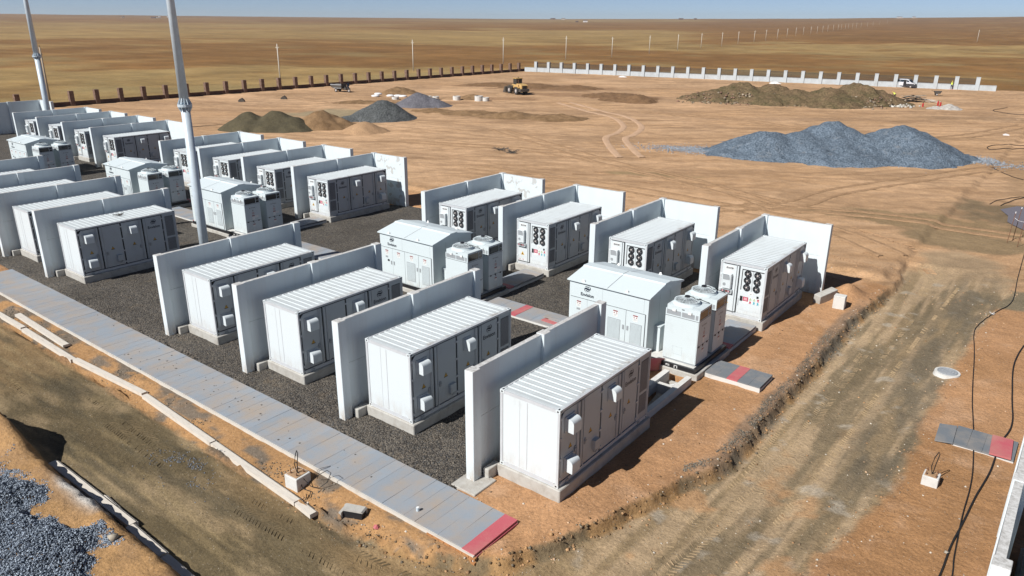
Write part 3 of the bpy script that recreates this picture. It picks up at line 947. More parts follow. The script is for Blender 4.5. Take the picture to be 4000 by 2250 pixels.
# puddle at the right edge
mb = MB(); pp = [(6.2, 57.2), (7.2, 59.5), (14, 61), (15, 49), (8.7, 50.2), (8.0, 51.2), (7.2, 52.6), (7.0, 55)]
zz = gz(7.5, 55)+.03
mb.add([(a, b, zz) for a, b in pp], [tuple(range(len(pp)))])
tag(link('puddle', mb.mesh('puddle', 'puddle')), kind='structure')
mb = MB(); pp = [(-14.5+c*1.7*math.cos(t), 183+c*1.1*math.sin(t)) for t, c in [(i*.45, 1+.25*math.sin(i*2.3)) for i in range(14)]]
pp = [(a+9, b) for a, b in pp]
mb.add([(a, b, .09) for a, b in pp], [tuple(range(len(pp)))])
tag(link('puddle', mb.mesh('puddle', 'puddle')), kind='structure')

# ------------------------------------------------------------------ paving
def slabs(parent, x0, x1, y0, y1, z, mat, step=.5, along='x', skip=(), jit=.006, names='slab', thick=.06):
    me = MB().box(-step/2+.003, -(y1-y0)/2, -thick, step/2-.003, (y1-y0)/2, 0).mesh('slab', mat) if along == 'x' else \
        MB().box(-(x1-x0)/2, -step/2+.003, -thick, (x1-x0)/2, step/2-.003, 0).mesh('slab', mat)
    n = int(round(((x1-x0) if along == 'x' else (y1-y0))/step))
    for i in range(n):
        if i in skip: continue
        dz = rnd.uniform(-jit, jit)
        o = link(names, me, parent, (x0+step*(i+.5), (y0+y1)/2, z+dz) if along == 'x' else ((x0+x1)/2, y0+step*(i+.5), z+dz))
        o.rotation_euler = (rnd.uniform(-.004, .004), rnd.uniform(-.004, .004), rnd.uniform(-.004, .004))

walk = link('pavement', MB().box(-40, -3.9, -.3, -.31, -3.82, .1).box(-40, -1.80, -.3, -.31, -1.74, .09).box(-40, -3.8, -.2, -.31, -1.82, .05).mesh('pavement', 'kerb'))
tag(walk, kind='structure')
slabs(walk, -40.3, -.8, -3.81, -1.76, .125, 'slab', jit=.003)
link('red_slab', MB().box(-.81, -3.84, .07, -.31, -1.76, .13).mesh('red_slab', 'slab_red'), walk)
link('red_slab', MB().box(-.74, -3.80, -.02, -.27, -1.80, .055).mesh('red_slab', 'slab_red'), walk)
bk = MB()
for r in range(3):
    for i in range(9):
        x = -2.3+i*.245+(.12 if r % 2 else 0)
        bk.box(x, -3.95, -.26+r*.075, x+.23, -3.83, -.26+r*.075+.066)
bme = MB().box(0, 0, 0, .23, .1, .066).mesh('brick', 'brick_orange')
for r in range(4):
    for i in range(8):
        link('brick', bme, walk, (-2.3+i*.245+(.12 if r % 2 else 0), -3.935+rnd.uniform(-.01, .01), -.24+r*.078))

# kerb boards beside the front road and under the bank
def board(x0, y0, x1, y1, label, w=.3, h=.16, z=None):
    L = math.hypot(x1-x0, y1-y0)
    zc = (gz((x0+x1)/2, (y0+y1)/2) if z is None else z)+(.06 if y0 > -6 else 0)
    mb = MB().box(0, -w/2, 0, L, w/2-.06, h).box(0, w/2-.055, 0, L, w/2, h-.05)
    o = single('kerb_board', mb, 'plank', label, 'board', (x0, y0, zc-.02), math.atan2(y1-y0, x1-x0), 'pale kerb boards')
    dz = gz(x1, y1)-gz(x0, y0)
    return o
board(-36, -5.0, -29.95, -4.95, 'pale kerb board at the far left end of the row beside the front road', z=-.24)
board(-29.8, -4.98, -24.0, -5.03, 'pale kerb board second from the left in the row beside the front road', z=-.26)
board(-23.9, -4.98, -18.1, -4.66, 'pale kerb board in mid row where the row steps toward the paving', z=-.22)
board(-17.95, -4.72, -12.3, -5.0, 'pale kerb board in the row, directly left of the concrete block with wires', z=-.24)
board(-12.25, -5.0, -6.8, -5.28, 'pale kerb board passing below the concrete block with looping wires', z=-.26)
board(-6.75, -5.28, -5.85, -5.36, 'short pale board stub at the near end of the kerb row', z=-.27)
board(-32.0, -4.45, -25.75, -4.6, 'loose pale board lying on the verge behind the kerb row', .34, .12, z=-.12)
board(-15.75, -9.26, -10.0, -9.2, 'pale kerb board half buried under the shadowed earth bank, upper end', .32, .2, z=-.33)
board(-9.98, -9.3, -7.85, -9.34, 'short pale kerb board in the shadow of the earth bank', .3, .2, z=-.33)
board(-7.75, -9.36, -2.0, -9.5, 'pale kerb board at the bottom edge of the picture under the earth bank', .3, .2, z=-.33)
board(-12.3, -9.02, -10.05, -9.1, 'narrow pale lath leaning on the shadowed kerb board', .12, .1, z=-.28)

# ------------------------------------------------------------------ battery container
CW, CL, CH = 2.438, 6.058, 2.891
def container_parts(flip):
    """corner frame: x from -CW to 0, y from 0 to CL; flip mirrors the door side end for end and puts the fan end in front"""
    off = (CW/2, -CL/2, 0)
    T = []
    fy = (lambda y: CL-y) if flip else (lambda y: y)
    def add(name, mb, mats, kids=(), smooth=False):
        T.append((name, mb.shift(off).mesh(name, mats, smooth), [(kn, km.shift(off).mesh(kn, kmat)) for kn, km, kmat in kids]))
    def yb(mb, x0, y0, z0, x1, y1, z1, mi=0):
        a, b = sorted((fy(y0), fy(y1)))
        return mb.box(x0, a, z0, x1, b, z1, mi)
    # shell
    mb = MB().box(-CW+.03, .035, .02, -.075, CL-.035, CH-.05)
    add('body', mb, 'steel_white')
    # frame: posts and rails
    mb = MB()
    for x0, x1 in ((-CW, -CW+.11), (-.085, 0)):
        for y0, y1 in ((0, .07), (CL-.07, CL)):
            mb.box(x0, y0, .12, x1, y1, CH-.12)
    for x0, x1 in ((-CW+.002, -CW+.06), (-.07, -.002)):
        mb.box(x0, .16, 0.005, x1, CL-.16, .15).box(x0, .16, CH-.10, x1, CL-.16, CH-.012)
    for y0, y1 in ((.002, .06), (CL-.06, CL-.002)):
        mb.box(-CW+.17, y0, .005, -.17, y1, .15).box(-CW+.17, y0, CH-.12, -.17, y1, CH-.012)
    add('frame', mb, 'steel_frame')
    # castings
    cm = None
    for ix in (0, 1):
        for iy in (0, 1):
            for iz in (0, 1):
                x0 = -CW if ix == 0 else -.165
                y0 = 0 if iy == 0 else CL-.178
                z0 = 0 if iz == 0 else CH-.118
                mb = MB().box(x0-.004, y0-.004, z0-.001, x0+.169, y0+.182, z0+.119)
                cx, cy, cz = x0+.0825, y0+.089, z0+.059
                sx = -1 if ix == 0 else 1; sy = -1 if iy == 0 else 1
                xo = x0-.007 if ix == 0 else x0+.172
                yo = y0-.007 if iy == 0 else y0+.185
                mb.box(min(xo, xo-sx*.004), cy-.035, cz-.028, max(xo, xo-sx*.004), cy+.035, cz+.028, 1)
                mb.box(cx-.03, min(yo, yo-sy*.004), cz-.028, cx+.03, max(yo, yo-sy*.004), cz+.028, 1)
                if iz:
                    mb.box(cx-.028, cy-.05, z0+.116, cx+.028, cy+.05, z0+.121, 1)
                add('corner_casting', mb, ['steel_white', 'black'])
    # corrugated roof
    prof = []
    y = .17; n = 19; pitch = (CL-.34)/n
    prof.append((.08, CH-.012)); prof.append((.16, CH-.012))
    for i in range(n):
        a = .17+i*pitch
        prof += [(a+pitch*.5, CH-.03), (a+pitch*.64, CH-.006), (a+pitch*.78, CH-.006), (a+pitch*.92, CH-.03)]
    prof += [(CL-.16, CH-.012), (CL-.08, CH-.012)]
    bot = [(CL-.08, CH-.06), (.08, CH-.06)]
    mb = MB()
    m2 = len(prof)
    vs = [(-CW+.065, a, b) for a, b in prof]+[(-.075, a, b) for a, b in prof]
    fs = [(i, i+1, m2+i+1, m2+i) for i in range(m2-1)]
    mb.add(vs, fs)
    mb.box(-CW+.17, .06, CH-.05, -.17, .17, CH-.008).box(-CW+.17, CL-.17, CH-.05, -.17, CL-.06, CH-.008)
    mb.box(-.165, .18, CH-.05, -.07, CL-.18, CH-.009)
    add('roof', mb, 'roof_sheet')
    # black door seals behind the doors
    mb = MB()
    yb(mb, -.072, .075, .155, -.052, 5.2, CH-.105)
    add('seal', mb, 'seal')
    # doors
    doors = [(.14, 1.225), (1.305, 2.535), (2.625, 3.855), (3.945, 5.13)]
    for k, (a, b) in enumerate(doors):
        mb = MB()
        z0, z1 = .2, CH-.15
        if k == 0:
            c = .16
            pl = [(fy(a), z0), (fy(b), z0), (fy(b), z1), (fy(a+c), z1), (fy(a), z1-c)]
            mb.extrude(pl, 'x', -.05, -.022)
        else:
            yb(mb, -.05, a, z0, -.022, b, z1)
        # pressed stile carrying the lock rod
        s0, s1 = ((b-.11, b-.01) if k in (0, 2) else (a+.01, a+.11))
        yb(mb, -.021, s0, z0+.01, -.004, s1, z1-.01)
        kids = []
        ry = (b-.16) if k in (0, 2) else (a+.16)
        kids.append(('lock_rod', MB().cyl((.004, fy(ry), z0-.04), (.004, fy(ry), z1+.02), .018, n=6), 'steel_frame'))
        hm = MB()
        hy = ry-.16 if k in (0, 2) else ry+.04
        yb(hm, -.02, hy, 1.06, .03, hy+.14, 1.10); yb(hm, -.02, hy+.03, .96, .012, hy+.12, 1.17)
        kids.append(('handle', hm, 'mid_grey'))
        cy = (a+b)/2; cz = 1.33
        sg = MB()
        t = .115
        sg.add([(-.0185, fy(cy)-t, cz-t*.8), (-.0185, fy(cy)+t, cz-t*.8), (-.0185, fy(cy), cz+t)], [(0, 1, 2)], 1)
        t = .088
        sg.add([(-.0165, fy(cy)-t, cz-t*.8+.012), (-.0165, fy(cy)+t, cz-t*.8+.012), (-.0165, fy(cy), cz+t+.0)], [(0, 1, 2)], 0)
        sg.add([(-.0145, fy(cy)+.012, cz+.055), (-.0145, fy(cy)-.022, cz-.005), (-.0145, fy(cy)-.002, cz-.005), (-.0145, fy(cy)-.012, cz-.055), (-.0145, fy(cy)+.022, cz+.015), (-.0145, fy(cy)+.004, cz+.015)], [(0, 1, 2, 5), (5, 2, 3, 4)], 1)
        kids.append(('warning_sign', sg, ['yellow', 'black']))
        for hz in (.3, 1.0, 1.75, 2.5):
            hh = MB()
            if k in (0,):
                yb(hh, -.05, .07, hz, .006, .15, hz+.09)
            elif k in (1,):
                yb(hh, -.05, 2.5, hz, .004, 2.66, hz+.07)
            elif k == 3:
                yb(hh, -.05, 5.09, hz, .004, 5.24, hz+.07)
            else:
                continue
            kids.append(('hinge', hh, 'steel_frame'))
        if k == 3:
            kids.append(('emblem', emblem(MB(), .175, 'x', fy(4.6), 2.44, -.018), 'logo'))
            v, f = text_mb('Envision', .24, 'x', fy(4.6), 2.11, -.018, bold=.025)
            kids.append(('wordmark', MB().add(v, f), 'logo'))
        add('door', mb, 'steel_white_shaded', kids)
    # louvre panels beside the last door
    mb = MB()
    yb(mb, -.055, 5.22, .155, -.02, 5.99, CH-.105)
    kids = []
    for z0, z1 in ((.42, 1.2), (1.32, 2.62)):
        lm = MB()
        yb(lm, -.0195, 5.36, z0, -.017, 5.9, z1, 1)
        nn = int((z1-z0)/.055)
        for i in range(nn):
            yb(lm, -.017, 5.36, z0+i*.055+.01, -.006, 5.9, z0+i*.055+.04)
        for i in range(9):
            yb(lm, -.012, 5.36+i*.065, z0, -.004, 5.372+i*.065, z1)
        kids.append(('louvre', lm, ['slat_grey', 'dark_grey']))
    add('louvre_panel', mb, 'steel_white_shaded', kids)
    # rain hoods over the vents
    for (cy, z0) in ((.60, 2.0), (.60, .5), (3.22, 2.05)):
        big = cy < 1
        w = .23 if big else .2; h = .46 if big else .42; d = .30
        pr = [(-.02, z0), (d, z0-.02)]
        for i in range(7):
            t = R_(90*i/6)
            pr.append((d-.16+.16*math.cos(t), z0+h-.16+.16*math.sin(t)))
        pr += [(-.02, z0+h)]
        mb = MB().extrude(pr, 'y', fy(cy)-w, fy(cy)+w)
        fl = MB().box(-.02, fy(cy)-w-.06, z0-.05, .012, fy(cy)+w+.06, z0+h+.06)
        add('vent_hood', mb, 'steel_white', [('flange', fl, 'steel_white_shaded')])
    # junction box on the second door
    mb = MB(); yb(mb, -.02, 2.06, .5, .12, 2.38, .86)
    gl = MB().tube([(.03, fy(2.1), .5), (.05, fy(2.1), .42), (.06, fy(2.2), .36), (.05, fy(2.3), .42), (.03, fy(2.32), .5)], .02)
    add('junction_box', mb, 'steel_white_shaded', [('cable_loop', gl, 'mid_grey')])
    # small brackets at the foot
    for ty in (.45, 5.3):
        mb = MB(); yb(mb, -.004, ty, -.02, .03, ty+.15, .12)
        add('tie_bracket', mb, 'mid_grey')
    if not flip:
        mb = MB().box(-CW+.12, .012, .155, -.09, .034, CH-.125)
        sm = MB()
        for x in (-1.62, -1.3):
            sm.box(x, .006, .2, x+.012, .011, CH-.16)
        sm.box(-1.315, .004, .2, -1.285, .0105, CH-.16)
        add('end_panel', mb, 'steel_white', [('seam', sm, 'steel_frame')])
    else:
        # fan end, facing -y
        mb = MB().box(-2.33, .008, .22, -1.46, .034, CH-.17)
        sl = MB()
        sl.box(-2.375, .010, .19, -2.335, .03, CH-.2).box(-2.26, .010, CH-.165, -1.4, .03, CH-.13).box(-1.44, .010, .19, -1.395, .03, CH-.165).box(-2.335, .010, .18, -1.44, .03, .215)
        rod = MB().cyl((-1.56, -.004, .14), (-1.56, -.004, CH-.12), .02, n=6)
        hg = MB()
        for z in (.5, 1.3, 2.1):
            hg.box(-2.42, -.01, z, -2.3, .03, z+.09)
        npl = MB().box(-2.16, -.004, 2.45, -1.7, .008, 2.62, 0).box(-2.12, -.007, 2.49, -1.74, -.0035, 2.585, 1)
        v, f = text_mb('8TSGA', .085, 'y', -1.93, 2.537, -.0085)
        npl.add(v, f, 2)
        tri = MB().add([(-2.1, .004, .62), (-1.84, .004, .62), (-1.97, .004, .85)], [(0, 1, 2)], 0).add([(-2.03, .001, .65), (-1.91, .001, .65), (-1.97, .001, .76)], [(0, 1, 2)], 1)
        strip = MB()
        for i in range(4):
            strip.add([(-2.22+i*.13, .004, .28), (-2.13+i*.13, .004, .28), (-2.175+i*.13, .004, .37)], [(0, 1, 2)], i % 2)
        add('end_door', mb, 'steel_white', [('seal', sl, 'seal'), ('lock_rod', rod, 'mid_grey'), ('hinge', hg, 'steel_white'), ('name_plate', npl, ['label_white', 'dark_grey', 'label_white']), ('warning_sign', tri, ['yellow', 'black']), ('sticker', strip, ['pink', 'label_white'])])
        mb = MB().cbox(-2.22, -.20, 1.47, -1.74, .008, 2.27, .03)
        gr = MB().add([(-2.19, -.2035, 2.23), (-2.17, -.2035, 1.93), (-1.80, -.2035, 1.93), (-1.80, -.2035, 2.05), (-1.87, -.2035, 2.23)], [(0, 1, 2, 3, 4)])
        ln = MB().box(-2.16, -.2065, 2.0, -2.14, -.2045, 2.2)
        rg = MB().cyl((-2.08, -.207, 1.68), (-2.08, -.195, 1.68), .085, n=14)
        add('air_conditioner', mb, 'steel_white', [('grille', gr, 'mid_grey'), ('round_grille', rg, 'mid_grey')])
        mb = MB().box(-2.3, -.13, 1.2, -1.68, .008, 1.40, 0).box(-2.27, -.134, 1.23, -1.72, -.131, 1.375, 1)
        for i, xx in enumerate((-2.2, -2.0, -1.88)):
            mb.box(xx, -.14, 1.26, xx+.08, -.1345, 1.34, 2 if i % 2 else 3)
        add('connector_tray', mb, ['steel_white', 'dark_grey', 'orange_lamp', 'pink'])
        mb = MB().box(-1.38, .008, .2, -.09, .034, CH-.17)
        bar = MB().box(-1.27, .0, 1.5, -1.23, .007, 2.62).box(-1.23, .0, 2.575, -.13, .007, 2.62)
        lp = MB().box(-1.2, -.004, .42, -.1, .0075, 1.45)
        dv = MB().box(-.70, -.006, 1.5, -.68, .007, 2.57)
        hs_ = MB().box(-1.33, -.004, .62, -1.305, .007, 1.0).box(-.075, -.004, .5, -.05, .007, .9)
        st = MB()
        st.box(-1.24, -.008, .9, -1.1, -.0045, 1.17, 0)
        st.box(-1.08, -.008, .93, -.8, -.0045, 1.16, 1).box(-1.03, -.010, .97, -.85, -.0085, 1.12, 2).box(-1.08, -.008, .8, -.8, -.0045, .925, 3)
        v, f = text_mb('4004', .06, 'y', -.7, 1.36, -.0095); st.box(-.83, -.008, 1.31, -.57, -.0045, 1.45, 3)
        st.add(v, f, 5)
        st.box(-.38, -.012, 1.2, -.27, -.0045, 1.32, 0)
        add('fan_panel', mb, 'steel_white', [('gasket', bar, 'seal'), ('lower_panel', lp, 'steel_white'), ('divider', dv, 'mid_grey'), ('hand_grip', hs_, 'mid_grey'), ('sticker', st, ['black', 'red', 'pink', 'label_white', 'pink', 'dark_grey'])])
        for i, (xx, zz, mt) in enumerate(((-.68, 1.10, 'green_sign'), (-.48, 1.10, 'green_sign'), (-.28, 1.10, 'red'), (-.68, .92, 'red'), (-.48, .92, 'teal'), (-.28, .92, 'teal'))):
            sg = MB().box(xx-.075, -.008, zz-.085, xx+.075, -.0045, zz+.08, 0)
            if i < 2:
                sg.add([(xx-.06, -.0095, zz-.03), (xx+.06, -.0095, zz-.03), (xx, -.0095, zz+.065)], [(0, 1, 2)], 1)
            else:
                sg.cyl((xx, -.0095, zz+.015), (xx, -.0085, zz+.015), .052, n=12, mi=1)
            sg.box(xx-.06, -.0095, zz-.078, xx+.06, -.0085, zz-.045, 1)
            add('safety_sign', sg, ['label_white', mt])
        for xx in (-.95, -.44):
            for zz in (2.42, 2.06, 1.69):
                mb = MB().cyl((xx, -.035, zz), (xx, .007, zz), .172, n=18)
                # rim ring proud of the disc
                rim = MB()
                for i in range(18):
                    a0, a1 = 2*math.pi*i/18, 2*math.pi*(i+1)/18
                    q = lambda r, t, y: (xx+r*math.cos(t), y, zz+r*math.sin(t))
                    rim.add([q(.15, a0, -.055), q(.18, a0, -.055), q(.18, a1, -.055), q(.15, a1, -.055), q(.18, a0, .006), q(.18, a1, .006), q(.15, a0, -.03), q(.15, a1, -.03)], [(0, 1, 2, 3), (1, 4, 5, 2), (0, 3, 7, 6)])
                bl = MB()
                for i in range(5):
                    t = 2*math.pi*i/5+.3
                    bl.add([(xx+.04*math.cos(t), -.045, zz+.04*math.sin(t)), (xx+.14*math.cos(t+.1), -.052, zz+.14*math.sin(t+.1)), (xx+.14*math.cos(t+.6), -.038, zz+.14*math.sin(t+.6)), (xx+.04*math.cos(t+.8), -.04, zz+.04*math.sin(t+.8))], [(0, 1, 2, 3)])
                hb = MB().cyl((xx, -.075, zz), (xx, -.03, zz), .042, n=10)
                add('fan', mb, 'black', [('fan_rim', rim, 'black'), ('fan_blades', bl, 'dark_grey'), ('fan_hub', hb, 'hub')])
    return T
TA = container_parts(False)
TB = container_parts(True)

TPM = MB().cbox(-2.52, -.08, -.25, .13, CL+.1, .45, .03).shift((CW/2, -CL/2, 0)).mesh('container_plinth', 'concrete')
def put_plinth(label, loc):
    tag(link('container_plinth', TPM, None, loc), label, 'plinth', 'concrete container plinths')

# ------------------------------------------------------------------ blast walls
WH = 4.2
def wall_tpl(back, near=True, patchy=False):
    T = []
    wm = 'wall_patchy' if patchy else 'wall_white'
    cols = ((-.97, -.57), (3.0, 3.42), (6.95, 7.35)) if not back else ((-.97, -.57), (3.38, 3.8), (7.3, 7.68))
    if back:
        cols = cols[:2]
    def add(n, mb, mat=wm):
        T.append((n, mb.shift((3.0, 0, 0)).mesh(n, mat), []))
    for a, b in cols:
        add('column', MB().cbox(-3.16, a, -.2, -2.8, b, WH, .012), 'wall_white')
    if back:
        add('column', MB().cbox(-3.16, 7.3, -.2, -2.78, 7.7, WH, .012), 'wall_white')
        ys = ((-.57, 3.38), (3.8, 7.3))
    else:
        ys = ((-.57, 3.0), (3.42, 6.95))
    for a, b in ys:
        add('panel', MB().box(-3.12, a+.004, -.2, -2.93, b-.004, 2.315), 'wall_white')
        add('panel', MB().box(-3.12, a+.004, 2.325, -2.93, b-.004, WH-.03), 'wall_white')
    if back:
        add('end_panel', MB().box(-2.776, 7.38, -.2, .46, 7.60, 2.315))
        add('end_panel', MB().box(-2.776, 7.38, 2.325, .46, 7.60, WH-.03))
        add('column', MB().cbox(.464, 7.32, -.2, .86, 7.68, WH, .012), 'wall_white')
    add('footing_block', MB().cbox(-2.78, -.52, -.1, -2.53, .1, .4, .02), 'concrete')
    return T
TWA = wall_tpl(False); TWB = wall_tpl(True); TWBP = wall_tpl(True, True, True)

ORD = ['nearest', 'second', 'third', 'fourth']
G = [0, -34.23, -68.46]
XA = [0, -6.72, -13.38, -20.07]
XB = [-.1, -6.85, -13.52, -20.17]
YB = 18.42
BASE = .45
GW = ['near block', 'middle block behind the mast', 'farthest block']
def ordn(i):
    return ['first', 'second', 'third', 'fourth'][i]

def put_A(x, who_c, who_w, who_p, box=True, wall=True):
    if box:
        put_plinth(who_p, (x-CW/2, CL/2, 0))
        place(TA, 'battery_container', who_c, 'container', (x-CW/2, CL/2, BASE), 0, 'front row battery containers')
    if wall:
        return place(TWA, 'blast_wall', who_w, 'wall', (x-3.0, 0, 0), 0, 'front row blast walls')
def put_B(x, who_c, who_w, who_p, patch=False, box=True):
    if box:
        put_plinth(who_p, (x-CW/2, YB+CL/2, 0))
        place(TB, 'battery_container', who_c, 'container', (x-CW/2, YB+CL/2, BASE), 0, 'back row battery containers')
    return place(TWBP if patch else TWB, 'blast_wall', who_w, 'wall', (x-3.0, YB, 0), 0, 'back row blast walls')

for gi in range(3):
    for i in range(4):
        b = GW[gi]
        if gi < 2:
            w = put_A(G[gi]+XA[i],
                  ('large white battery container closest to the camera, front row, doors in shade' if gi == 0 and i == 0 else
                   f'white front-row battery container, {ordn(i)} from the road, {b}'),
                  ('tall white blast wall left of the closest container, chipped bare concrete top' if gi == 0 and i == 0 else
                   f'straight white front-row blast wall, {ordn(i)} from the road, {b}'),
                  f'concrete plinth under the {ordn(i)} front-row container from the road, {b}')
            if gi == 0 and i == 0:
                link('footing_slab', MB().cbox(-.35, -1.55, -.15, .72, -.4, .06, .02).mesh('footing_slab', 'concrete'), w)
        patch = (gi, i) in ((0, 3), (1, 0))
        put_B(G[gi]+XB[i],
              f'white back-row container with six fans, {ordn(i)} from the road, {b}',
              (f'L-shaped blast wall with grey unpainted patches, {ordn(i)} from the road, {b}' if patch else
               f'white L-shaped back-row blast wall, {ordn(i)} from the road, {b}'),
              f'concrete plinth under the {ordn(i)} back-row container from the road, {b}', patch)
put_B(-102.7, '', 'white L-shaped blast wall farthest away at the left picture edge', '', False, False)
put_A(14.85, 'white battery container cut off by the lower right picture corner', 'white blast wall cut by the right picture edge, seen from above', 'concrete plinth under the container cut off at the lower right corner')

# ------------------------------------------------------------------ inverter skids: cabinet, two coolers, black base, plinth
def cabinet_tpl():
    T = []
    # local: origin at middle of the cabinet base; world x -7.05..-2.78, y 11.08..14.3
    X0, X1, Y0, Y1, Z1 = -2.135, 2.135, -1.61, 1.61, 2.80
    def add(n, mb, mats, kids=(), smooth=False):
        T.append((n, mb.mesh(n, mats, smooth), [(a, b.mesh(a, c)) for a, b, c in kids]))
    add('body', MB().box(X0, Y0, 0, X1, Y1, Z1), 'cab_white')
    ez = 2.82; rz = 3.16; o = .1
    a = Y0-o; b = Y1+o
    pr = [(a, ez-.05), (b, ez-.05), (b, ez), (.32, rz-.05), (.26, rz), (-.26, rz), (-.32, rz-.05), (a, ez)]
    rf = MB().extrude(pr, 'x', X0-o, X1+o)
    seam = MB()
    for p, q in zip(pr[2:-1], pr[3:]):
        seam.add([(-.012, p[0], p[1]+.004), (.012, p[0], p[1]+.004), (.012, q[0], q[1]+.004), (-.012, q[0], q[1]+.004)], [(0, 1, 2, 3)])
    kids = [('roof_seam', seam, 'dark_grey')]
    for xx in (-1.35, 1.0):
        for yy, s in ((a+.08, 1), (b-.08, -1)):
            kids.append(('lifting_lug', MB().box(xx-.05, yy-.015, ez+.0, xx+.05, yy+.015, ez+.13).box(xx-.09, yy-.05, ez-.01, xx+.09, yy+.05, ez+.04), 'label_white'))
    add('roof', rf, 'cab_white', kids)
    add('eave_shade_strip', MB().box(X0+.01, Y0-.004, Z1-.03, X1-.01, Y0-.001, Z1-.005), 'dark_grey')  # dark grey strip on the wall, painted in for shade under the eave
    dx = [(-2.03, -1.10), (-1.09, -.10), (-.08, 1.01), (1.03, 2.0)]
    for k, (u, v) in enumerate(dx):
        mb = MB().box(u, Y0-.03, .06, v, Y0, 1.96)
        kids = []
        kids.append(('gap_line', MB().box(v-.004, Y0-.012, .06, v+.014, Y0-.006, 1.96), 'dark_grey'))
        hx = v-.15 if k % 2 == 0 else u+.06
        kids.append(('handle', MB().box(hx, Y0-.05, 1.0, hx+.09, Y0-.03, 1.22), 'mid_grey'))
        c = (u+v)/2
        lb = MB().box(c-.12, Y0-.034, 1.52, c+.12, Y0-.031, 1.83, 0).box(c-.12, Y0-.037, 1.77, c+.12, Y0-.0345, 1.83, 1)
        for s in (-.06, .06):
            lb.add([(c+s-.045, Y0-.0365, 1.68), (c+s+.045, Y0-.0365, 1.68), (c+s, Y0-.0365, 1.75)], [(0, 1, 2)], 1)
        lb.box(c-.09, Y0-.0365, 1.61, c+.09, Y0-.0345, 1.63, 2).box(c-.09, Y0-.0365, 1.56, c+.05, Y0-.0345, 1.575, 2)
        kids.append(('danger_label', lb, ['label_white', 'danger_red', 'mid_grey']))
        if k >= 2:
            gx0, gx1 = (u+.14, v-.26) if k == 2 else (u+.24, v-.13)
            vb = MB().box(gx0, Y0-.034, .30, gx1, Y0-.031, 1.42, 0)
            nn = 20
            for i in range(nn):
                z = .32+i*1.08/nn
                vb.add([(gx0+.02, Y0-.035, z), (gx1-.02, Y0-.035, z), (gx1-.02, Y0-.056, z+.03), (gx0+.02, Y0-.056, z+.03), (gx1-.02, Y0-.035, z+.036), (gx0+.02, Y0-.035, z+.036)], [(0, 1, 2, 3), (3, 2, 4, 5)], 1)
            kids.append(('louvre', vb, ['mid_grey', 'cab_white']))
        if k == 0:
            kids.append(('meter', MB().box(c+.05, Y0-.045, 1.16, c+.2, Y0-.03, 1.27), 'black'))
            kids.append(('plate', MB().box(c-.12, Y0-.034, 1.36, c+.08, Y0-.031, 1.46), 'mid_grey'))
        add('door', mb, 'cab_white', kids)
    add('door_top_line', MB().box(-2.05, Y0-.012, 1.965, 2.02, Y0-.004, 1.985).box(2.01, Y0-.012, .06, 2.03, Y0-.004, 1.965), 'dark_grey')
    add('emblem', emblem(MB(), .18, 'y', -1.13, 2.50, Y0-.006), 'logo')
    v, f = text_mb('Envision', .225, 'y', -1.13, 2.19, Y0-.006, bold=.03)
    add('wordmark', MB().add(v, f), 'logo')
    sm = MB()
    for x in (-.3, 1.9):
        sm.box(x, Y0-.003, 2.02, x+.008, Y0-.0005, 2.76)
    add('seam', sm, 'mid_grey')
    sp = MB()
    for y in (-.55, .5):
        sp.box(X1+.001, y, .05, X1+.004, y+.012, Z1-.03)
    add('side_seam', sp, 'mid_grey')
    add('cable_box', MB().box(X1, -.9, .02, X1+.3, -.3, 1.25).box(X1-.01, -.95, 1.25, X1+.34, -.25, 1.28), 'cab_white')
    return T
TCAB = cabinet_tpl()

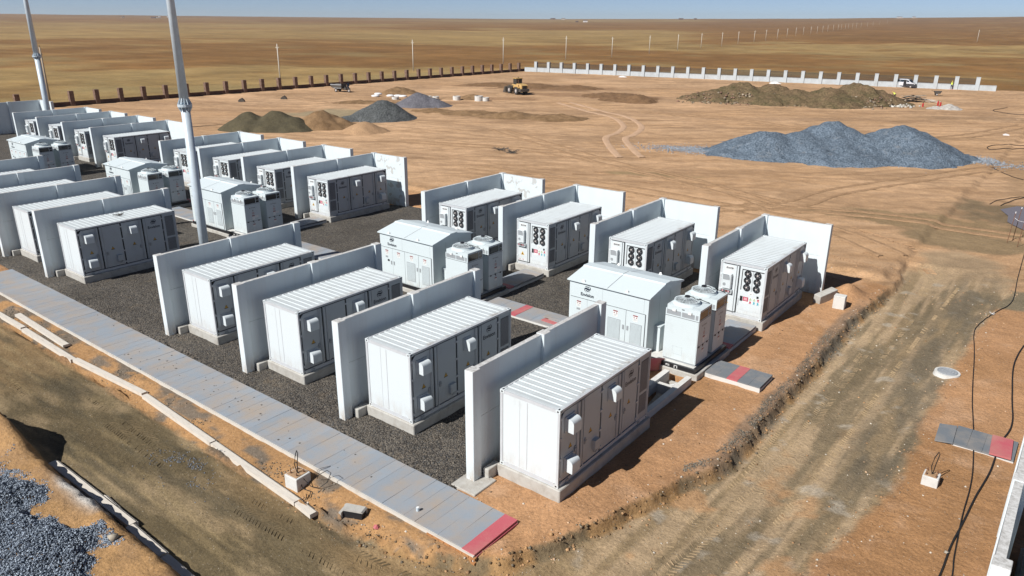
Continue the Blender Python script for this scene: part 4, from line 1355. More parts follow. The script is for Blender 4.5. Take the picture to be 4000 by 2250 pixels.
def cooler_tpl():
    T = []
    X0, X1, Y0, Y1 = -.81, .81, -.63, .63
    def add(n, mb, mats, kids=(), smooth=False):
        T.append((n, mb.mesh(n, mats, smooth), [(a, b.mesh(a, c)) for a, b, c in kids]))
    add('base', MB().box(X0+.03, Y0+.03, 0, X1-.03, Y1-.03, .08), 'mid_grey')
    bd = MB().box(X0, Y0, .08, X1, Y1, 2.12)
    hatch = MB()
    for (a, b, c, d) in ((.0-.35, .72, .12, .725), (-.35, .35, .12, .355), (-.35, .35, -.345, .725), (.115, .35, .12, .725)):
        hatch.box(a, Y0-.004, b, c, Y0-.001, d)
    jl = MB().box(X0-.004, Y0-.004, 2.115, X1+.004, Y1+.004, 2.135).box(X1+.001, Y0, .9, X1+.004, Y1, .915).box(X1-.03, Y0-.004, .1, X1-.022, Y0-.001, 2.1)
    kids = [('hatch_line', hatch, 'mid_grey'), ('panel_joint', jl, 'dark_grey')]
    for y in (-.45, -.05, .4):
        kids.append(('latch', MB().box(X1+.004, y-.045, .86, X1+.03, y+.045, .93), 'black'))
    kids.append(('emblem', emblem(MB(), .05, 'x', -.22, 1.86, X1+.005), 'dark_grey'))
    v, f = text_mb('Envision', .1, 'x', .06, 1.86, X1+.005)
    kids.append(('wordmark', MB().add(v, f), 'dark_grey'))
    for z in (1.62, .78):
        sg = MB().add([(X1+.005, -.055, z), (X1+.005, .055, z), (X1+.005, 0, z+.11)], [(0, 1, 2)], 0)
        sg.add([(X1+.007, -.03, z+.012), (X1+.007, .03, z+.012), (X1+.007, 0, z+.075)], [(0, 1, 2)], 1)
        kids.append(('warning_sign', sg, ['dark_grey', 'pale_pink']))
    kids.append(('plate', MB().box(X1+.001, -.09, 1.38, X1+.005, .09, 1.55), 'pale_pink'))
    kids.append(('danger_label', MB().box(X1+.001, -.11, 1.0, X1+.005, .10, 1.32, 0).box(X1+.005, -.11, 1.25, X1+.007, .10, 1.32, 1), ['label_white', 'danger_red']))
    kids.append(('plate', MB().box(X1+.001, .12, 1.12, X1+.004, .4, 1.27), 'label_white'))
    kids.append(('danger_label', MB().box(X1+.001, -.1, .5, X1+.005, .1, .72, 0).box(X1+.005, -.1, .64, X1+.007, .1, .70, 1), ['label_white', 'danger_red']))
    add('housing', bd, 'cab_white', kids)
    # glazed plenum band, open frame with dark screens
    z0, z1 = 2.14, 2.40
    fr = MB()
    for x in (X0, X1-.06):
        for y in (Y0, Y1-.06):
            fr.box(x, y, 2.13, x+.06, y+.06, 2.45)
    fr.box(X0+.06, Y0, 2.13, X1-.06, Y0+.03, 2.18).box(X0+.06, Y1-.03, 2.13, X1-.06, Y1, 2.18).box(X1-.03, Y0+.06, 2.13, X1, Y1-.06, 2.17).box(X0, Y0+.06, 2.13, X0+.03, Y1-.06, 2.18)
    for x in (-.07, .58):
        fr.box(x, Y0, 2.18, x+.05, Y0+.03, 2.40)
    add('plenum_frame', fr, 'cab_white')
    add('screen', MB().box(X0+.06, Y0+.012, 2.18, X1-.06, Y0+.02, 2.40), 'mid_grey')
    add('screen', MB().box(X1-.02, Y0+.06, 2.17, X1-.012, Y1-.06, 2.55), 'glass')
    add('screen', MB().box(X0+.012, Y0+.06, 2.18, X0+.02, Y1-.06, 2.40), 'dark_grey')
    add('screen', MB().box(X0+.06, Y1-.02, 2.18, X1-.06, Y1-.012, 2.40), 'dark_grey')
    mu = MB().box(X1-.011, .28, 2.17, X1-.002, .31, 2.55).box(X1-.011, .34, 2.33, X1-.002, .56, 2.35)
    add('mullion', mu, 'cab_white')
    # top box: front is deep, the +x side is cut away for the tall screen
    tp = MB().box(X0+.05, Y0+.02, 2.40, X1-.03, Y1-.02, 2.64)
    tp.box(X1-.03, Y0+.02, 2.55, X1-.001, Y1-.02, 2.64).box(X1-.03, Y0+.0, 2.40, X1-.001, Y0+.06, 2.55).box(X1-.03, Y1-.06, 2.40, X1-.001, Y1, 2.55)
    kids = [('top_seam', MB().box(X0+.05, -.4, 2.641, X1, -.39, 2.644).box(.40, -.6, 2.641, .41, .6, 2.644), 'mid_grey'),
            ('bracket', MB().box(-.5, Y0+.0, 2.36, -.3, Y0+.02, 2.44).box(.25, Y0+.0, 2.36, .45, Y0+.02, 2.44), 'label_white'),
            ('bracket', MB().box(-.33, Y0-.02, 2.36, -.31, Y0+.0, 2.48).box(.42, Y0-.02, 2.36, .44, Y0+.0, 2.48), 'dark_grey'),
            ('nameplate', MB().box(-.05, Y0+.012, 2.5, .07, Y0+.0195, 2.54), 'dark_grey')]
    add('top_box', tp, 'cab_white', kids)
    # fan ring and guard
    cx, cy = -.12, .0
    ring = MB()
    n = 28; R0, R1, R2 = .56, .52, .62
    q = lambda r, i, z: (cx+r*math.cos(2*math.pi*i/n), cy+r*math.sin(2*math.pi*i/n), z)
    for i in range(n):
        ring.add([q(R2, i, 2.64), q(R2, i+1, 2.64), q(R0, i+1, 2.74), q(R0, i, 2.74), q(R0, i, 2.80), q(R0, i+1, 2.80), q(R1, i+1, 2.80), q(R1, i, 2.80), q(R1, i, 2.66), q(R1, i+1, 2.66)], [(0, 1, 2, 3), (3, 2, 5, 4), (4, 5, 6, 7), (7, 6, 9, 8)])
    disc = MB().add([q(R1, i, 2.665) for i in range(n)], [tuple(range(n))])
    bl = MB()
    for i in range(5):
        t = 2*math.pi*i/5
        P_ = lambda r, a, z: (cx+r*math.cos(a), cy+r*math.sin(a), z)
        bl.add([P_(.12, t, 2.72), P_(.5, t-.1, 2.70), P_(.5, t+.65, 2.76), P_(.12, t+.9, 2.76)], [(0, 1, 2, 3)])
    add('fan_ring', ring, 'cab_white', [('fan_floor', disc, 'mid_grey'), ('fan_blades', bl, 'mid_grey')])
    gd = MB()
    gz_ = lambda r: 2.80+.15*(1-(r/.56)**2)
    for r in (.18, .26, .34, .42, .5, .56):
        pts = [(cx+r*math.cos(2*math.pi*i/24), cy+r*math.sin(2*math.pi*i/24), gz_(r)) for i in range(25)]
        gd.tube(pts, .007, 4)
    for i in range(20):
        t = 2*math.pi*i/20
        gd.tube([(cx+r*math.cos(t), cy+r*math.sin(t), gz_(r)) for r in (.13, .3, .45, .57)], .006 if i % 5 else .013, 4)
    mot = MB().cyl((cx, cy, 2.9), (cx, cy, 2.985), .13, .115, 14)
    cab_ = MB().tube([(cx+.1, cy+.02, 2.96), (cx+.25, cy+.08, 2.95), (cx+.38, cy+.05, 2.86), (cx+.48, cy+.2, 2.86), (cx+.6, cy+.32, 2.80), (cx+.85, cy+.5, 2.68)], .017)
    add('fan_guard', gd, 'cab_white', [('fan_motor', mot, 'black'), ('motor_cable', cab_, 'cable')])
    return T
TCOOL = cooler_tpl()
_sk = MB().box(-7.15, 11.02, .27, -.3, 11.14, .47, 0).box(-7.15, 14.38, .27, -.3, 14.5, .47, 0).box(-7.15, 11.14, .27, -7.03, 14.38, .47, 0).box(-.42, 11.14, .27, -.3, 14.38, .47, 0)
_sk.box(-2.72, 11.14, .40, -.42, 14.38, .475, 1)
_sk.box(-7.03, 11.14, .40, -2.72, 14.38, .455, 0)
_sx = (-7.15-.3)/2; _sy = (11.02+14.5)/2
MATS['skid_black'] = plain('skid_black', (.016, .016, .018), .4)
_skm = _sk.shift((-_sx, -_sy, 0)).mesh('skid_base', ['skid_black', 'concrete_pale'])
_v, _f = text_mb('PCS', .11, 'y', -1.62-_sx, .37, 11.015-_sy, bold=.03)
_skt = MB().add(_v, _f).box(-1.3-_sx, 11.008-_sy, .31, -1.27-_sx, 11.017-_sy, .43).box(-1.17-_sx, 11.008-_sy, .31, -1.14-_sx, 11.017-_sy, .43).box(-1.3-_sx, 11.008-_sy, .42, -1.14-_sx, 11.017-_sy, .44).mesh('skid_lettering', 'label_white')
_spm = MB().cbox(-7.3, 10.95, -.3, -.14, 14.62, .27, .025).shift((-_sx, -_sy, 0)).mesh('skid_plinth', 'concrete')
EW = ['nearest the dirt road', 'second from the dirt road', 'right behind the tall mast', 'fourth from the dirt road', 'at the left picture edge']
EO = [0, -13.4, -34.23, -47.63, -68.46]
for k, ox in enumerate(EO):
    w = EW[k]
    tag(link('skid_plinth', _spm, None, (_sx+ox, _sy, 0)), f'low concrete plinth carrying the inverter cabinet {w}', 'plinth', 'inverter skid plinths')
    b = thing('equipment_skid', f'black steel skid frame under the inverter cabinet {w}', 'skid', (_sx+ox, _sy, 0), 0, 'black inverter skid frames')
    link('frame', _skm, b); link('lettering', _skt, b)
    place(TCAB, 'inverter_cabinet', f'pale grey inverter cabinet with pitched roof and louvred doors {w}', 'cabinet', (-4.915+ox, 12.69, .46), 0, 'inverter cabinets')
    place(TCOOL, 'cooling_unit', f'front fan-topped cooling tower of the pair {w}', 'cooling unit', (-1.25+ox, 11.97, .48), 0, 'fan-topped cooling units')
    place(TCOOL, 'cooling_unit', f'rear fan-topped cooling tower of the pair {w}', 'cooling unit', (-1.25+ox, 13.72, .48), 0, 'fan-topped cooling units')

# cable trenches covered with slabs: across the rows, and up to each second back-row container
def trench_cover(x0, x1, y0, y1, z, label, mat='slab', along='x', red=(), step=.5):
    c = (.5*(x0+x1), .5*(y0+y1))
    t = thing('trench_cover', label, 'trench cover', (c[0], c[1], 0), 0, 'slab-covered cable trenches')
    link('kerb', MB().box(x0-c[0], y0-c[1], -.3, x1-c[0], y0-c[1]+.1, z-.06).box(x0-c[0], y1-c[1]-.1, -.3, x1-c[0], y1-c[1], z-.06).box(x0-c[0], y0-c[1]+.11, -.3, x1-c[0], y1-c[1]-.11, z-.12).mesh('kerb', 'concrete_pale'), t)
    n0 = len(COL.objects)
    slabs(t, x0-c[0], x1-c[0], y0-c[1], y1-c[1], z, mat, step, along, red)
    for i in red:
        if along == 'x':
            link('red_slab', MB().box(x0-c[0]+step*i+.006, y0-c[1], z-.06, x0-c[0]+step*(i+1)-.006, y1-c[1], z+.004).mesh('red_slab', 'slab_red'), t)
        else:
            link('red_slab', MB().box(x0-c[0], y0-c[1]+step*i+.006, z-.06, x1-c[0], y0-c[1]+step*(i+1)-.006, z+.004).mesh('red_slab', 'slab_red'), t)
    return t
trench_cover(-.08, 2.42, 11.66, 13.2, .25, 'dark slab walkway with one red slab, right of the nearest cooling towers', 'slab_dark', 'x', (2,), .5)
trench_cover(-13.35, -7.35, 11.72, 13.35, .2, 'grey slab walkway between the two near inverter cabinets', 'slab', 'x', (4,))
trench_cover(-33.8, -20.8, 11.72, 13.35, .2, 'grey slab walkway crossing the gap between the near and middle blocks', 'slab')
trench_cover(-47.6, -41.6, 11.72, 13.35, .2, 'grey slab walkway left of the cabinet behind the mast', 'slab', 'x', (10, 11))
for k, ox in enumerate((0, -13.4, -34.23, -47.63)):
    trench_cover(-1.72+ox, -.22+ox, 14.66, 18.16, .3, f'raised slab ramp leading to the back row behind the cabinet {EW[k]}', 'slab', 'y', (0,), .5)
# slabs lying on the ground at the right
trench_cover(9.62, 11.62, 12.1, 13.7, .1, 'dark slab walkway on the ground below the right-hand cables', 'slab_dark', 'x')
single('loose_slab', MB().box(-.3, -.75, 0, .3, .75, .06), 'slab_dark', 'loose dark slab tipped over beside the right-hand road', 'slab', (9.35, 12.75, gz(9.35, 12.75)+.06), .06).rotation_euler = (0, -.14, .05)
single('red_slab', MB().box(-.34, -.78, 0, .34, .78, .07), 'slab_red', 'red slab lying on the dark slabs beside the right wall', 'slab', (11.15, 12.82, .11), .05)
# slabs stacked and leaning
for k, (x, y, rx, lab, mt) in enumerate(((-2.1, 10.75, .28, 'red slab leaning upright on the skid plinth behind the closest container', 'slab_red'),
                                     (-2.3, 10.62, .3, 'grey slab leaning in front of the leaning red slab behind the closest container', 'slab'),)):
    o = single('leaning_slab', MB().box(-.4, -.025, 0, .4, .025, .6), mt, lab, 'slab', (x, y, .02), 1.2)
    o.rotation_euler = (0, .2, 1.1)
for k, (x, y, rz) in enumerate(((-8.6, 12.2, .3), (-8.3, 12.4, .25), (-8.7, 12.55, .5))):
    single('loose_slab', MB().box(-.25, -.75, 0, .25, .75, .05), 'slab_red' if k < 1 else 'slab', ['lower red slab lying skewed on the walkway between the inverter cabinets', 'middle grey slab lying skewed on the walkway between the inverter cabinets', 'top grey slab dropped across the skewed slabs between the inverter cabinets'][k], 'slab', (x, y, .21+k*.055), rz+1.2)

# open concrete trench behind the closest container
t = thing('open_trench', 'open concrete cable trench between the closest container and its cooling towers', 'trench', (-.85, 8.6, 0))
link('side_wall', MB().box(-.67, -2.25, -.8, -.42, 1.95, .35).mesh('side_wall', 'concrete_pale'), t)
link('side_wall', MB().box(.40, -2.6, -.8, .64, 1.95, .35).mesh('side_wall', 'concrete_pale'), t)
link('cross_wall', MB().box(-.415, .75, -.8, .395, .95, .22).mesh('cross_wall', 'concrete_pale'), t)
link('cross_wall', MB().box(-.415, 1.75, -.8, .395, 1.95, -.1).mesh('cross_wall', 'concrete'), t)
tb = MB()
tb.extrude([(0, 0), (.05, .03), (1.1, .2), (2.0, .62), (2.0, .55), (1.15, .12), (.06, -.04)], 'x', -.12, .12)
single('bent_board', tb, 'timber', 'bent weathered board lying in the open concrete trench', 'board', (-.95, 6.6, -.42), -.12)
for k, (x, y, z, rz) in enumerate(((-.7, 9.85, .0, .4), (-.85, 9.75, .06, 1.0))):
    single('lath', MB().box(-.35, -.03, 0, .35, .03, .03), 'plastic_white', ['white lath lying lower in the open trench end', 'white lath lying crosswise on top in the open trench end'][k], 'lath', (x, y, z), rz)
t = thing('open_trench', 'open concrete trench behind the second front-row container', 'trench', (-7.6, 8.6, 0))
link('side_wall', MB().box(-.67, -2.25, -.3, -.42, 1.95, .35).mesh('side_wall', 'concrete_pale'), t)
link('side_wall', MB().box(.40, -2.25, -.3, .64, 1.95, .35).mesh('side_wall', 'concrete_pale'), t)
link('trench_floor', MB().box(-.42, -2.25, .0, .40, 1.95, .09).mesh('trench_floor', 'dark_grey'), t)
bl = MB()
for i in range(7):
    a = rnd.uniform(0, 6.3); r = rnd.uniform(.1, .28)
    bl.add([(0, 0, .22), (r*math.cos(a), r*math.sin(a), .02), (r*math.cos(a+1), r*math.sin(a+1), .0)], [(0, 1, 2)])
single('plastic_sheet', bl, 'blue_sheet', 'crumpled bright blue plastic sheet beside the second container', 'plastic', (-6.3, 8.4, .1))

# ------------------------------------------------------------------ tall masts
def mast(x, y, label, s=1.):
    t = thing('lightning_mast', label, 'mast', (x, y, 0), 0, 'tall galvanised masts')
    n = 16
    def sect(z0, z1, r0, r1):
        return MB().cyl((0, 0, z0), (0, 0, z1), r0*s, r1*s, n)
    part(t, 'lower_tube', sect(-.2, 10.35, .29, .265), 'galv', True)
    part(t, 'upper_tube', sect(10.4, 24, .275, .14), 'galv', True)
    part(t, 'flange', MB().cyl((0, 0, 10.29), (0, 0, 10.36), .42*s, .42*s, n).cyl((0, 0, 10.365), (0, 0, 10.43), .42*s, .42*s, n), 'galv')
    for i in range(12):
        a = 2*math.pi*i/12
        c, sn = math.cos(a), math.sin(a)
        w = .014
        mb = MB()
        for (zA, zB, r0) in ((10.43, 10.78, .27), (10.29, 9.98, .265)):
            p = [(r0*s-.01, zA), (.40*s, zA), (.40*s, zA+(.05 if zB > zA else -.05)), (r0*s-.01, zB)]
            vs = [(r*c-w*sn, r*sn+w*c, z) for r, z in p]+[(r*c+w*sn, r*sn-w*c, z) for r, z in p]
            mb.add(vs, [(0, 1, 2, 3), (7, 6, 5, 4), (0, 4, 5, 1), (1, 5, 6, 2), (2, 6, 7, 3), (3, 7, 4, 0)])
        part(t, 'gusset', mb, 'galv')
    part(t, 'base_plate', MB().cyl((0, 0, 0), (0, 0, .06), .5*s, .5*s, n), 'galv')
    return t
mast(-29.2, 5.0, 'nearer tall galvanised steel mast rising between the container blocks', .93)
mast(-96.0, 23.0, 'farther tall galvanised steel mast at the left edge before the brick fence', 1.2)

# ------------------------------------------------------------------ heaps
def heap(name, label, cat, cones, mat, lo=-.25, rough=.18, rs=.9, res=.28, ragged=.0, seed=1, sharp=1., peak=.8):
    x0 = min(c[0]-c[2] for c in cones)-2; x1 = max(c[0]+c[2] for c in cones)+2
    y0 = min(c[1]-c[2] for c in cones)-2; y1 = max(c[1]+c[2] for c in cones)+2
    xs = np.arange(x0, x1, res); ys = np.arange(y0, y1, res)
    X, Y = np.meshgrid(xs, ys)
    z = np.zeros_like(X)
    wob = (fbm(X, Y, 3.5, 3, seed)-.5)
    for (cx, cy, r, h, *e) in cones:
        st = e[0] if e else 1.; an = R_(e[1]) if len(e) > 1 else 0
        u = (X-cx)*math.cos(an)+(Y-cy)*math.sin(an); v = -(X-cx)*math.sin(an)+(Y-cy)*math.cos(an)
        d = np.hypot(u, v*st)/r+wob*.28
        prof = np.clip(1-d, 0, 1)
        prof = np.where(prof > peak, peak+(prof-peak)*(1-(prof-peak)*.5/(1-peak)), prof)
        z = np.maximum(z, h*prof**sharp*(1-.12*np.clip(1-d, 0, 1)))
    z = z+(fbm(X, Y, rs, 4, seed+3)-.5)*rough*sst(0, .25, z+.1)+(fbm(X, Y, 2.2, 4, seed+7)-.5)*ragged
    keep = z > lo+.12
    g0 = ground_z(X, Y)
    edge = z <= .06
    zz = g0+z-.14
    me = grid_mesh(name, xs, ys, zz, mat, None, (z > .015), True)
    me.transform(Matrix.Translation((-(x0+x1)/2, -(y0+y1)/2, 0)))
    return tag(link(name, me, None, ((x0+x1)/2, (y0+y1)/2, 0)), label, cat, 'heaps of stone and soil')
heap('gravel_heap', 'wide blue-grey crushed stone heap with three humps in the yard', 'gravel heap',
     [(-19.4, 71.8, 7.2, 3.3), (-13.8, 77.4, 7.8, 4.6), (-6.8, 79.8, 8.2, 4.5), (-10.4, 77.6, 8.2, 3.2), (-16.4, 74.2, 7.0, 3.4), (-12, 73.8, 7.2, 2.6), (-2.8, 82, 5, 1.2), (-23, 70, 4.6, .8)], 'gravel_blue', rough=.55, rs=1.6, ragged=.4, seed=31, res=.25)
heap('stone_heap', 'dark grey conical stone heap, tallest of the left heaps', 'stone heap', [(-78.3, 64.3, 5.7, 3.7), (-80.5, 61.2, 4.2, 1.1)], 'gravel_dark', rough=.2, seed=41)
heap('stone_heap', 'purple-grey conical stone heap behind the dark one', 'stone heap', [(-87.5, 81.8, 5.0, 3.0), (-85.2, 83, 4.0, 2.0)], 'gravel_purple', rough=.2, seed=42)
heap('sand_heap', 'olive-green sand heap with two humps nearest the container walls', 'sand heap', [(-84.3, 44.6, 4.8, 3.1), (-81.6, 46.8, 4.8, 3.2), (-79.2, 48, 4.4, 2.2)], 'sand_green', rough=.2, seed=43)
heap('soil_heap', 'steep brown soil heap adjoining the olive sand heap', 'soil heap', [(-77.4, 52.0, 4.4, 3.3), (-75.5, 53.5, 3.6, 1.8)], 'soil_brown', rough=.5, rs=.7, seed=44)
heap('soil_heap', 'low tan soil heap in front of the dark stone cone', 'soil heap', [(-69.3, 52.8, 3.7, 1.75)], 'soil_tan', rough=.3, seed=45)
heap('rubble_mound', 'long olive-brown rubble mound before the white fence', 'mound',
     [(-51, 129, 7.5, 2.6), (-47.5, 133, 9, 4.2), (-42, 136, 8.5, 3.9), (-37, 134, 9, 3.2), (-31, 136.5, 9, 3.6), (-27.5, 141, 8.5, 4.6), (-24, 142.5, 7, 3.2), (-21.5, 143, 5, 1.6), (-40, 131, 8, 2.6), (-30, 132.5, 7, 2.3)], 'soil_olive', rough=1.0, rs=1.1, seed=46, res=.35)
heap('soil_heap', 'dark brown spread of freshly pushed soil right of the loader', 'soil heap', [(-60.5, 114.5, 4.2, 1.9), (-64.5, 117.5, 7, 1.2), (-70, 121, 8, .9)], 'soil_dark', rough=.5, seed=47)
heap('soil_heap', 'low dark soil ridge behind the wheel loader', 'soil heap', [(-96, 127, 9, 1.3, 1.6, 40), (-106, 126, 8, 1.0, 1.6, 40), (-86, 131, 7, 1.1, 1.5, 40)], 'soil_dark', rough=.5, seed=48, res=.4)
heap('soil_heap', 'low brown soil ridge in mid yard below the loader', 'soil heap', [(-72, 78.5, 6, .9, 1.4, 40), (-64, 79.5, 6, 1.2, 1.5, 40), (-57, 82, 6, 1.1, 1.5, 40), (-79, 77, 5, .7, 1.4, 40)], 'soil_brown', rough=.5, seed=49, res=.35)
heap('soil_heap', 'small brown soil hump beside the pale concrete rings', 'soil heap', [(-88.5, 98, 3.6, 1.3)], 'soil_brown', rough=.4, seed=50)
heap('soil_heap', 'brown soil hump behind the white sacks', 'soil heap', [(-108, 96.5, 4.4, 1.7)], 'soil_brown', rough=.5, seed=51)
heap('soil_heap', 'long thin brown soil strip left of the purple stone heap', 'soil heap', [(-99, 77.5, 6, .8, 2.2, 38), (-92, 80.5, 5, .8, 2.2, 38)], 'soil_brown', rough=.4, seed=52)
heap('soil_heap', 'small tan soil hump under the loader front wheels', 'soil heap', [(-88.6, 108.6, 2.6, .7)], 'soil_tan', rough=.3, seed=53)
heap('rubble_pile', 'small pale rubble pile in the open yard by the red canisters', 'rubble', [(-11.2, 140.6, 2.4, 1.3), (-13, 139.6, 1.9, .7)], 'rubble', rough=.5, rs=.5, seed=54, res=.15)
heap('rubble_pile', 'white lime patch piled before the white fence', 'rubble', [(-56.5, 178.6, 1.8, .7)], 'felt_white', rough=.3, rs=.5, seed=55, res=.2)
heap('rubble_pile', 'white sheet remnant heaped at the fence foot behind the loader', 'rubble', [(-97, 171.6, 1.6, .6)], 'felt_white', rough=.3, rs=.5, seed=56, res=.2)
# boulders in the long mound
N = 900
px = rng.normal(-37, 10, N); py = 131+rng.normal(0, 2.4, N)+(px+37)*.42-1.5
kk = (px > -55) & (px < -20)
px, py = px[kk], py[kk]
pz = ground_z(px, py)+np.clip(1.6-np.abs(py-(132+(px+37)*.42))*.42, .05, 3)
tag(link('mound_rocks', stones_mesh('mound_rocks', np.stack([px, py, pz], -1), .1+.28*rng.random(len(px))**2, stone_cols(len(px), [(.22, .17, .11), (.15, .12, .07), (.28, .23, .17), (.2, .12, .085)]))), 'broken rock scattered over the face of the long olive mound', 'rocks', kind='stuff')
N = 260
px = -20.3+rng.normal(0, 1.6, N); py = 139.5+rng.normal(0, 1.2, N)
tag(link('pale_rocks', stones_mesh('pale_rocks', np.stack([px, py, ground_z(px, py)+.25*rng.random(N)], -1), .12+.3*rng.random(N)**2, stone_cols(N, [(.5, .48, .43), (.42, .38, .32)]))), 'pale broken rock at the right foot of the long mound', 'rocks', kind='stuff')
N = 9000
px = np.r_[rng.normal(-26, 3.4, N//3), rng.normal(0, 2.6, N//3), -22+rng.random(N//3)*20]
py = np.r_[68.5+rng.normal(0, 1.5, N//3)+(px[:N//3]+26)*.3, 82+rng.normal(0, 1.3, N//3), 67.2+(px[2*(N//3):]+22)*.42+rng.normal(0, .9, N//3)]
tag(link('scattered_stone', stones_mesh('scattered_stone', np.stack([px, py, ground_z(px, py)+.03], -1), .04+.05*rng.random(N), stone_cols(N, [(.24, .27, .31), (.32, .36, .40), (.2, .22, .25)]))), 'blue-grey stone scattered round the foot of the wide stone heap', 'gravel', kind='stuff')

# ------------------------------------------------------------------ site fences
t = thing('concrete_fence', 'long white concrete site fence with square piers and dark railings', 'fence', (-128.1, 173.1, 0), math.atan2(17.05, 114.7))
SPC = 4.295
_pl = MB().box(-.42, -.42, -.2, .42, .42, 3.15).box(-.45, -.45, 3.15, .45, .45, 3.25).mesh('pier', 'fence_conc')
_wl = MB().box(.43, -.2, -.3, SPC-.43, .2, 1.42).box(.43, -.24, 1.42, SPC-.43, .24, 1.5).mesh('wall_panel', 'fence_conc')
_rl = MB().box(.44, -.03, 1.6, SPC-.44, .03, 1.65).box(.44, -.03, 2.78, SPC-.44, .03, 2.83)
for i in range(24):
    x = .5+i*(SPC-1.0)/23
    _rl.box(x-.026, -.02, 1.5, x+.026, .02, 2.95)
_rl = _rl.mesh('railing', 'fence_mesh')
_jl = MB()
for i in range(1, 4):
    _jl.box(.43+i*.86, -.204, -.1, .445+i*.86, -.2015, 1.42)
_jl = _jl.mesh('wall_joint', 'mid_grey')
for i in range(28):
    link('pier', _pl, t, (i*SPC, 0, 0))
    o = link('wall_panel', _wl, t, (i*SPC, 0, 0))
    link('wall_joint', _jl, o)
    if i < 27:
        link('railing', _rl, t, (i*SPC, 0, 0))
link('wall_panel', _wl, t, (-SPC, 0, 0))

t = thing('brick_fence', 'long dark brick site fence with bare piers along the left of the yard', 'fence', (-133.2, 41.2, 0), math.pi/2)
SPB = 4.33
_bp = MB()
for r in range(11):
    o_ = .0 if r % 2 else .012
    _bp.box(-.37-o_, -.37-o_, -.2+r*.27, .37+o_, .37+o_, -.2+r*.27+.255)
_bp.box(-.355, -.355, -.2, .355, .355, 2.8)
_bp = _bp.mesh('pier', 'brick_pier')
_bw = MB()
for r in range(5):
    _bw.box(.36, -.19+.006*(r % 2), -.2+r*.24, SPB-.36, .19, -.2+r*.24+.228)
_bw.box(.36, -.17, -.2, SPB-.36, .17, .98)
_bw = _bw.mesh('wall_panel', 'brick_red')
for i in range(-4, 31):
    link('pier', _bp, t, (i*SPB, 0, 0))
    link('wall_panel', _bw, t, (i*SPB, 0, 0))

# ------------------------------------------------------------------ power line over the steppe
PP = [(-150.6, 97.2), (-159.1, 151.6), (-162.6, 200.2), (-163.8, 241.8), (-161.7, 274), (-166.7, 317), (-174.4, 362.6), (-180.3, 404.5), (-185.2, 445.1), (-197, 500), (-202.3, 543), (-214, 598), (-221.4, 645),
      (-237.2, 715), (-251, 781), (-263.5, 843), (-270.6, 891), (-274, 925), (-284, 979), (-295, 1037), (-303, 1089), (-322, 1180), (-333, 1235), (-338, 1275), (-345, 1318), (-350, 1360), (-354, 1400), (-362, 1460), (-381, 1580), (-400, 1700), (-425, 1860), (-447, 2027)]
_pm = MB().cyl((0, 0, -.5), (0, 0, 8.9), .17, .11, 8).mesh('shaft', 'pole_conc', True)
_pa = MB().box(-.5, -.03, 8.12, .5, .03, 8.18).mesh('crossarm', 'pole_conc')
_pi = MB().cyl((-.45, 0, 8.18), (-.45, 0, 8.34), .04, n=6).cyl((.45, 0, 8.18), (.45, 0, 8.34), .04, n=6).cyl((0, 0, 8.9), (0, 0, 9.1), .05, n=6).mesh('insulator', 'felt_white')
def nth(i):
    w = ['first', 'second', 'third', 'fourth', 'fifth', 'sixth', 'seventh', 'eighth', 'ninth', 'tenth', 'eleventh', 'twelfth']
    return w[i] if i < 12 else f'{i+1}th' if (i+1) % 10 not in (1, 2, 3) or 10 < (i+1) < 14 else f'{i+1}' + {1: 'st', 2: 'nd', 3: 'rd'}[(i+1) % 10]
for i, (x, y) in enumerate(PP):
    t = thing('power_pole', f'thin concrete power pole, {nth(i)} from the left in the line across the steppe', 'pole', (x, y, gz(x, y)), R_(12), 'power poles across the steppe')
    s_ = 1.0 if i < 4 else .92
    for nm, me in (('shaft', _pm), ('crossarm', _pa), ('insulator', _pi)):
        o = link(nm, me, t)
    t.scale = (.95, .95, s_)
t = thing('utility_pole', 'weathered wooden utility pole beside the farther mast outside the brick fence', 'pole', (-145.7, 42.4, 0))
part(t, 'shaft', MB().cyl((0, 0, -.5), (0, 0, 9.8), .2, .14, 10), 'pole_wood', True)
part(t, 'crossarm', MB().box(-.5, -.05, 8.4, .5, .05, 8.5), 'dusty_dark')
part(t, 'insulator', MB().cyl((0, 0, 9.8), (0, 0, 10.2), .05, n=6).cyl((-.45, 0, 8.5), (-.45, 0, 8.75), .05, n=6).cyl((.45, 0, 8.5), (.45, 0, 8.75), .05, n=6), 'dusty_dark')
# two lone poles on the right steppe
for k, (x, y) in enumerate(((-77, 668), (-38, 640))):
    t = thing('power_pole', ['lone thin pole on the right steppe, the left one of two', 'lone thin pole on the right steppe, the right one of two'][k], 'pole', (x, y, gz(x, y)))
    link('shaft', _pm, t); link('crossarm', _pa, t)

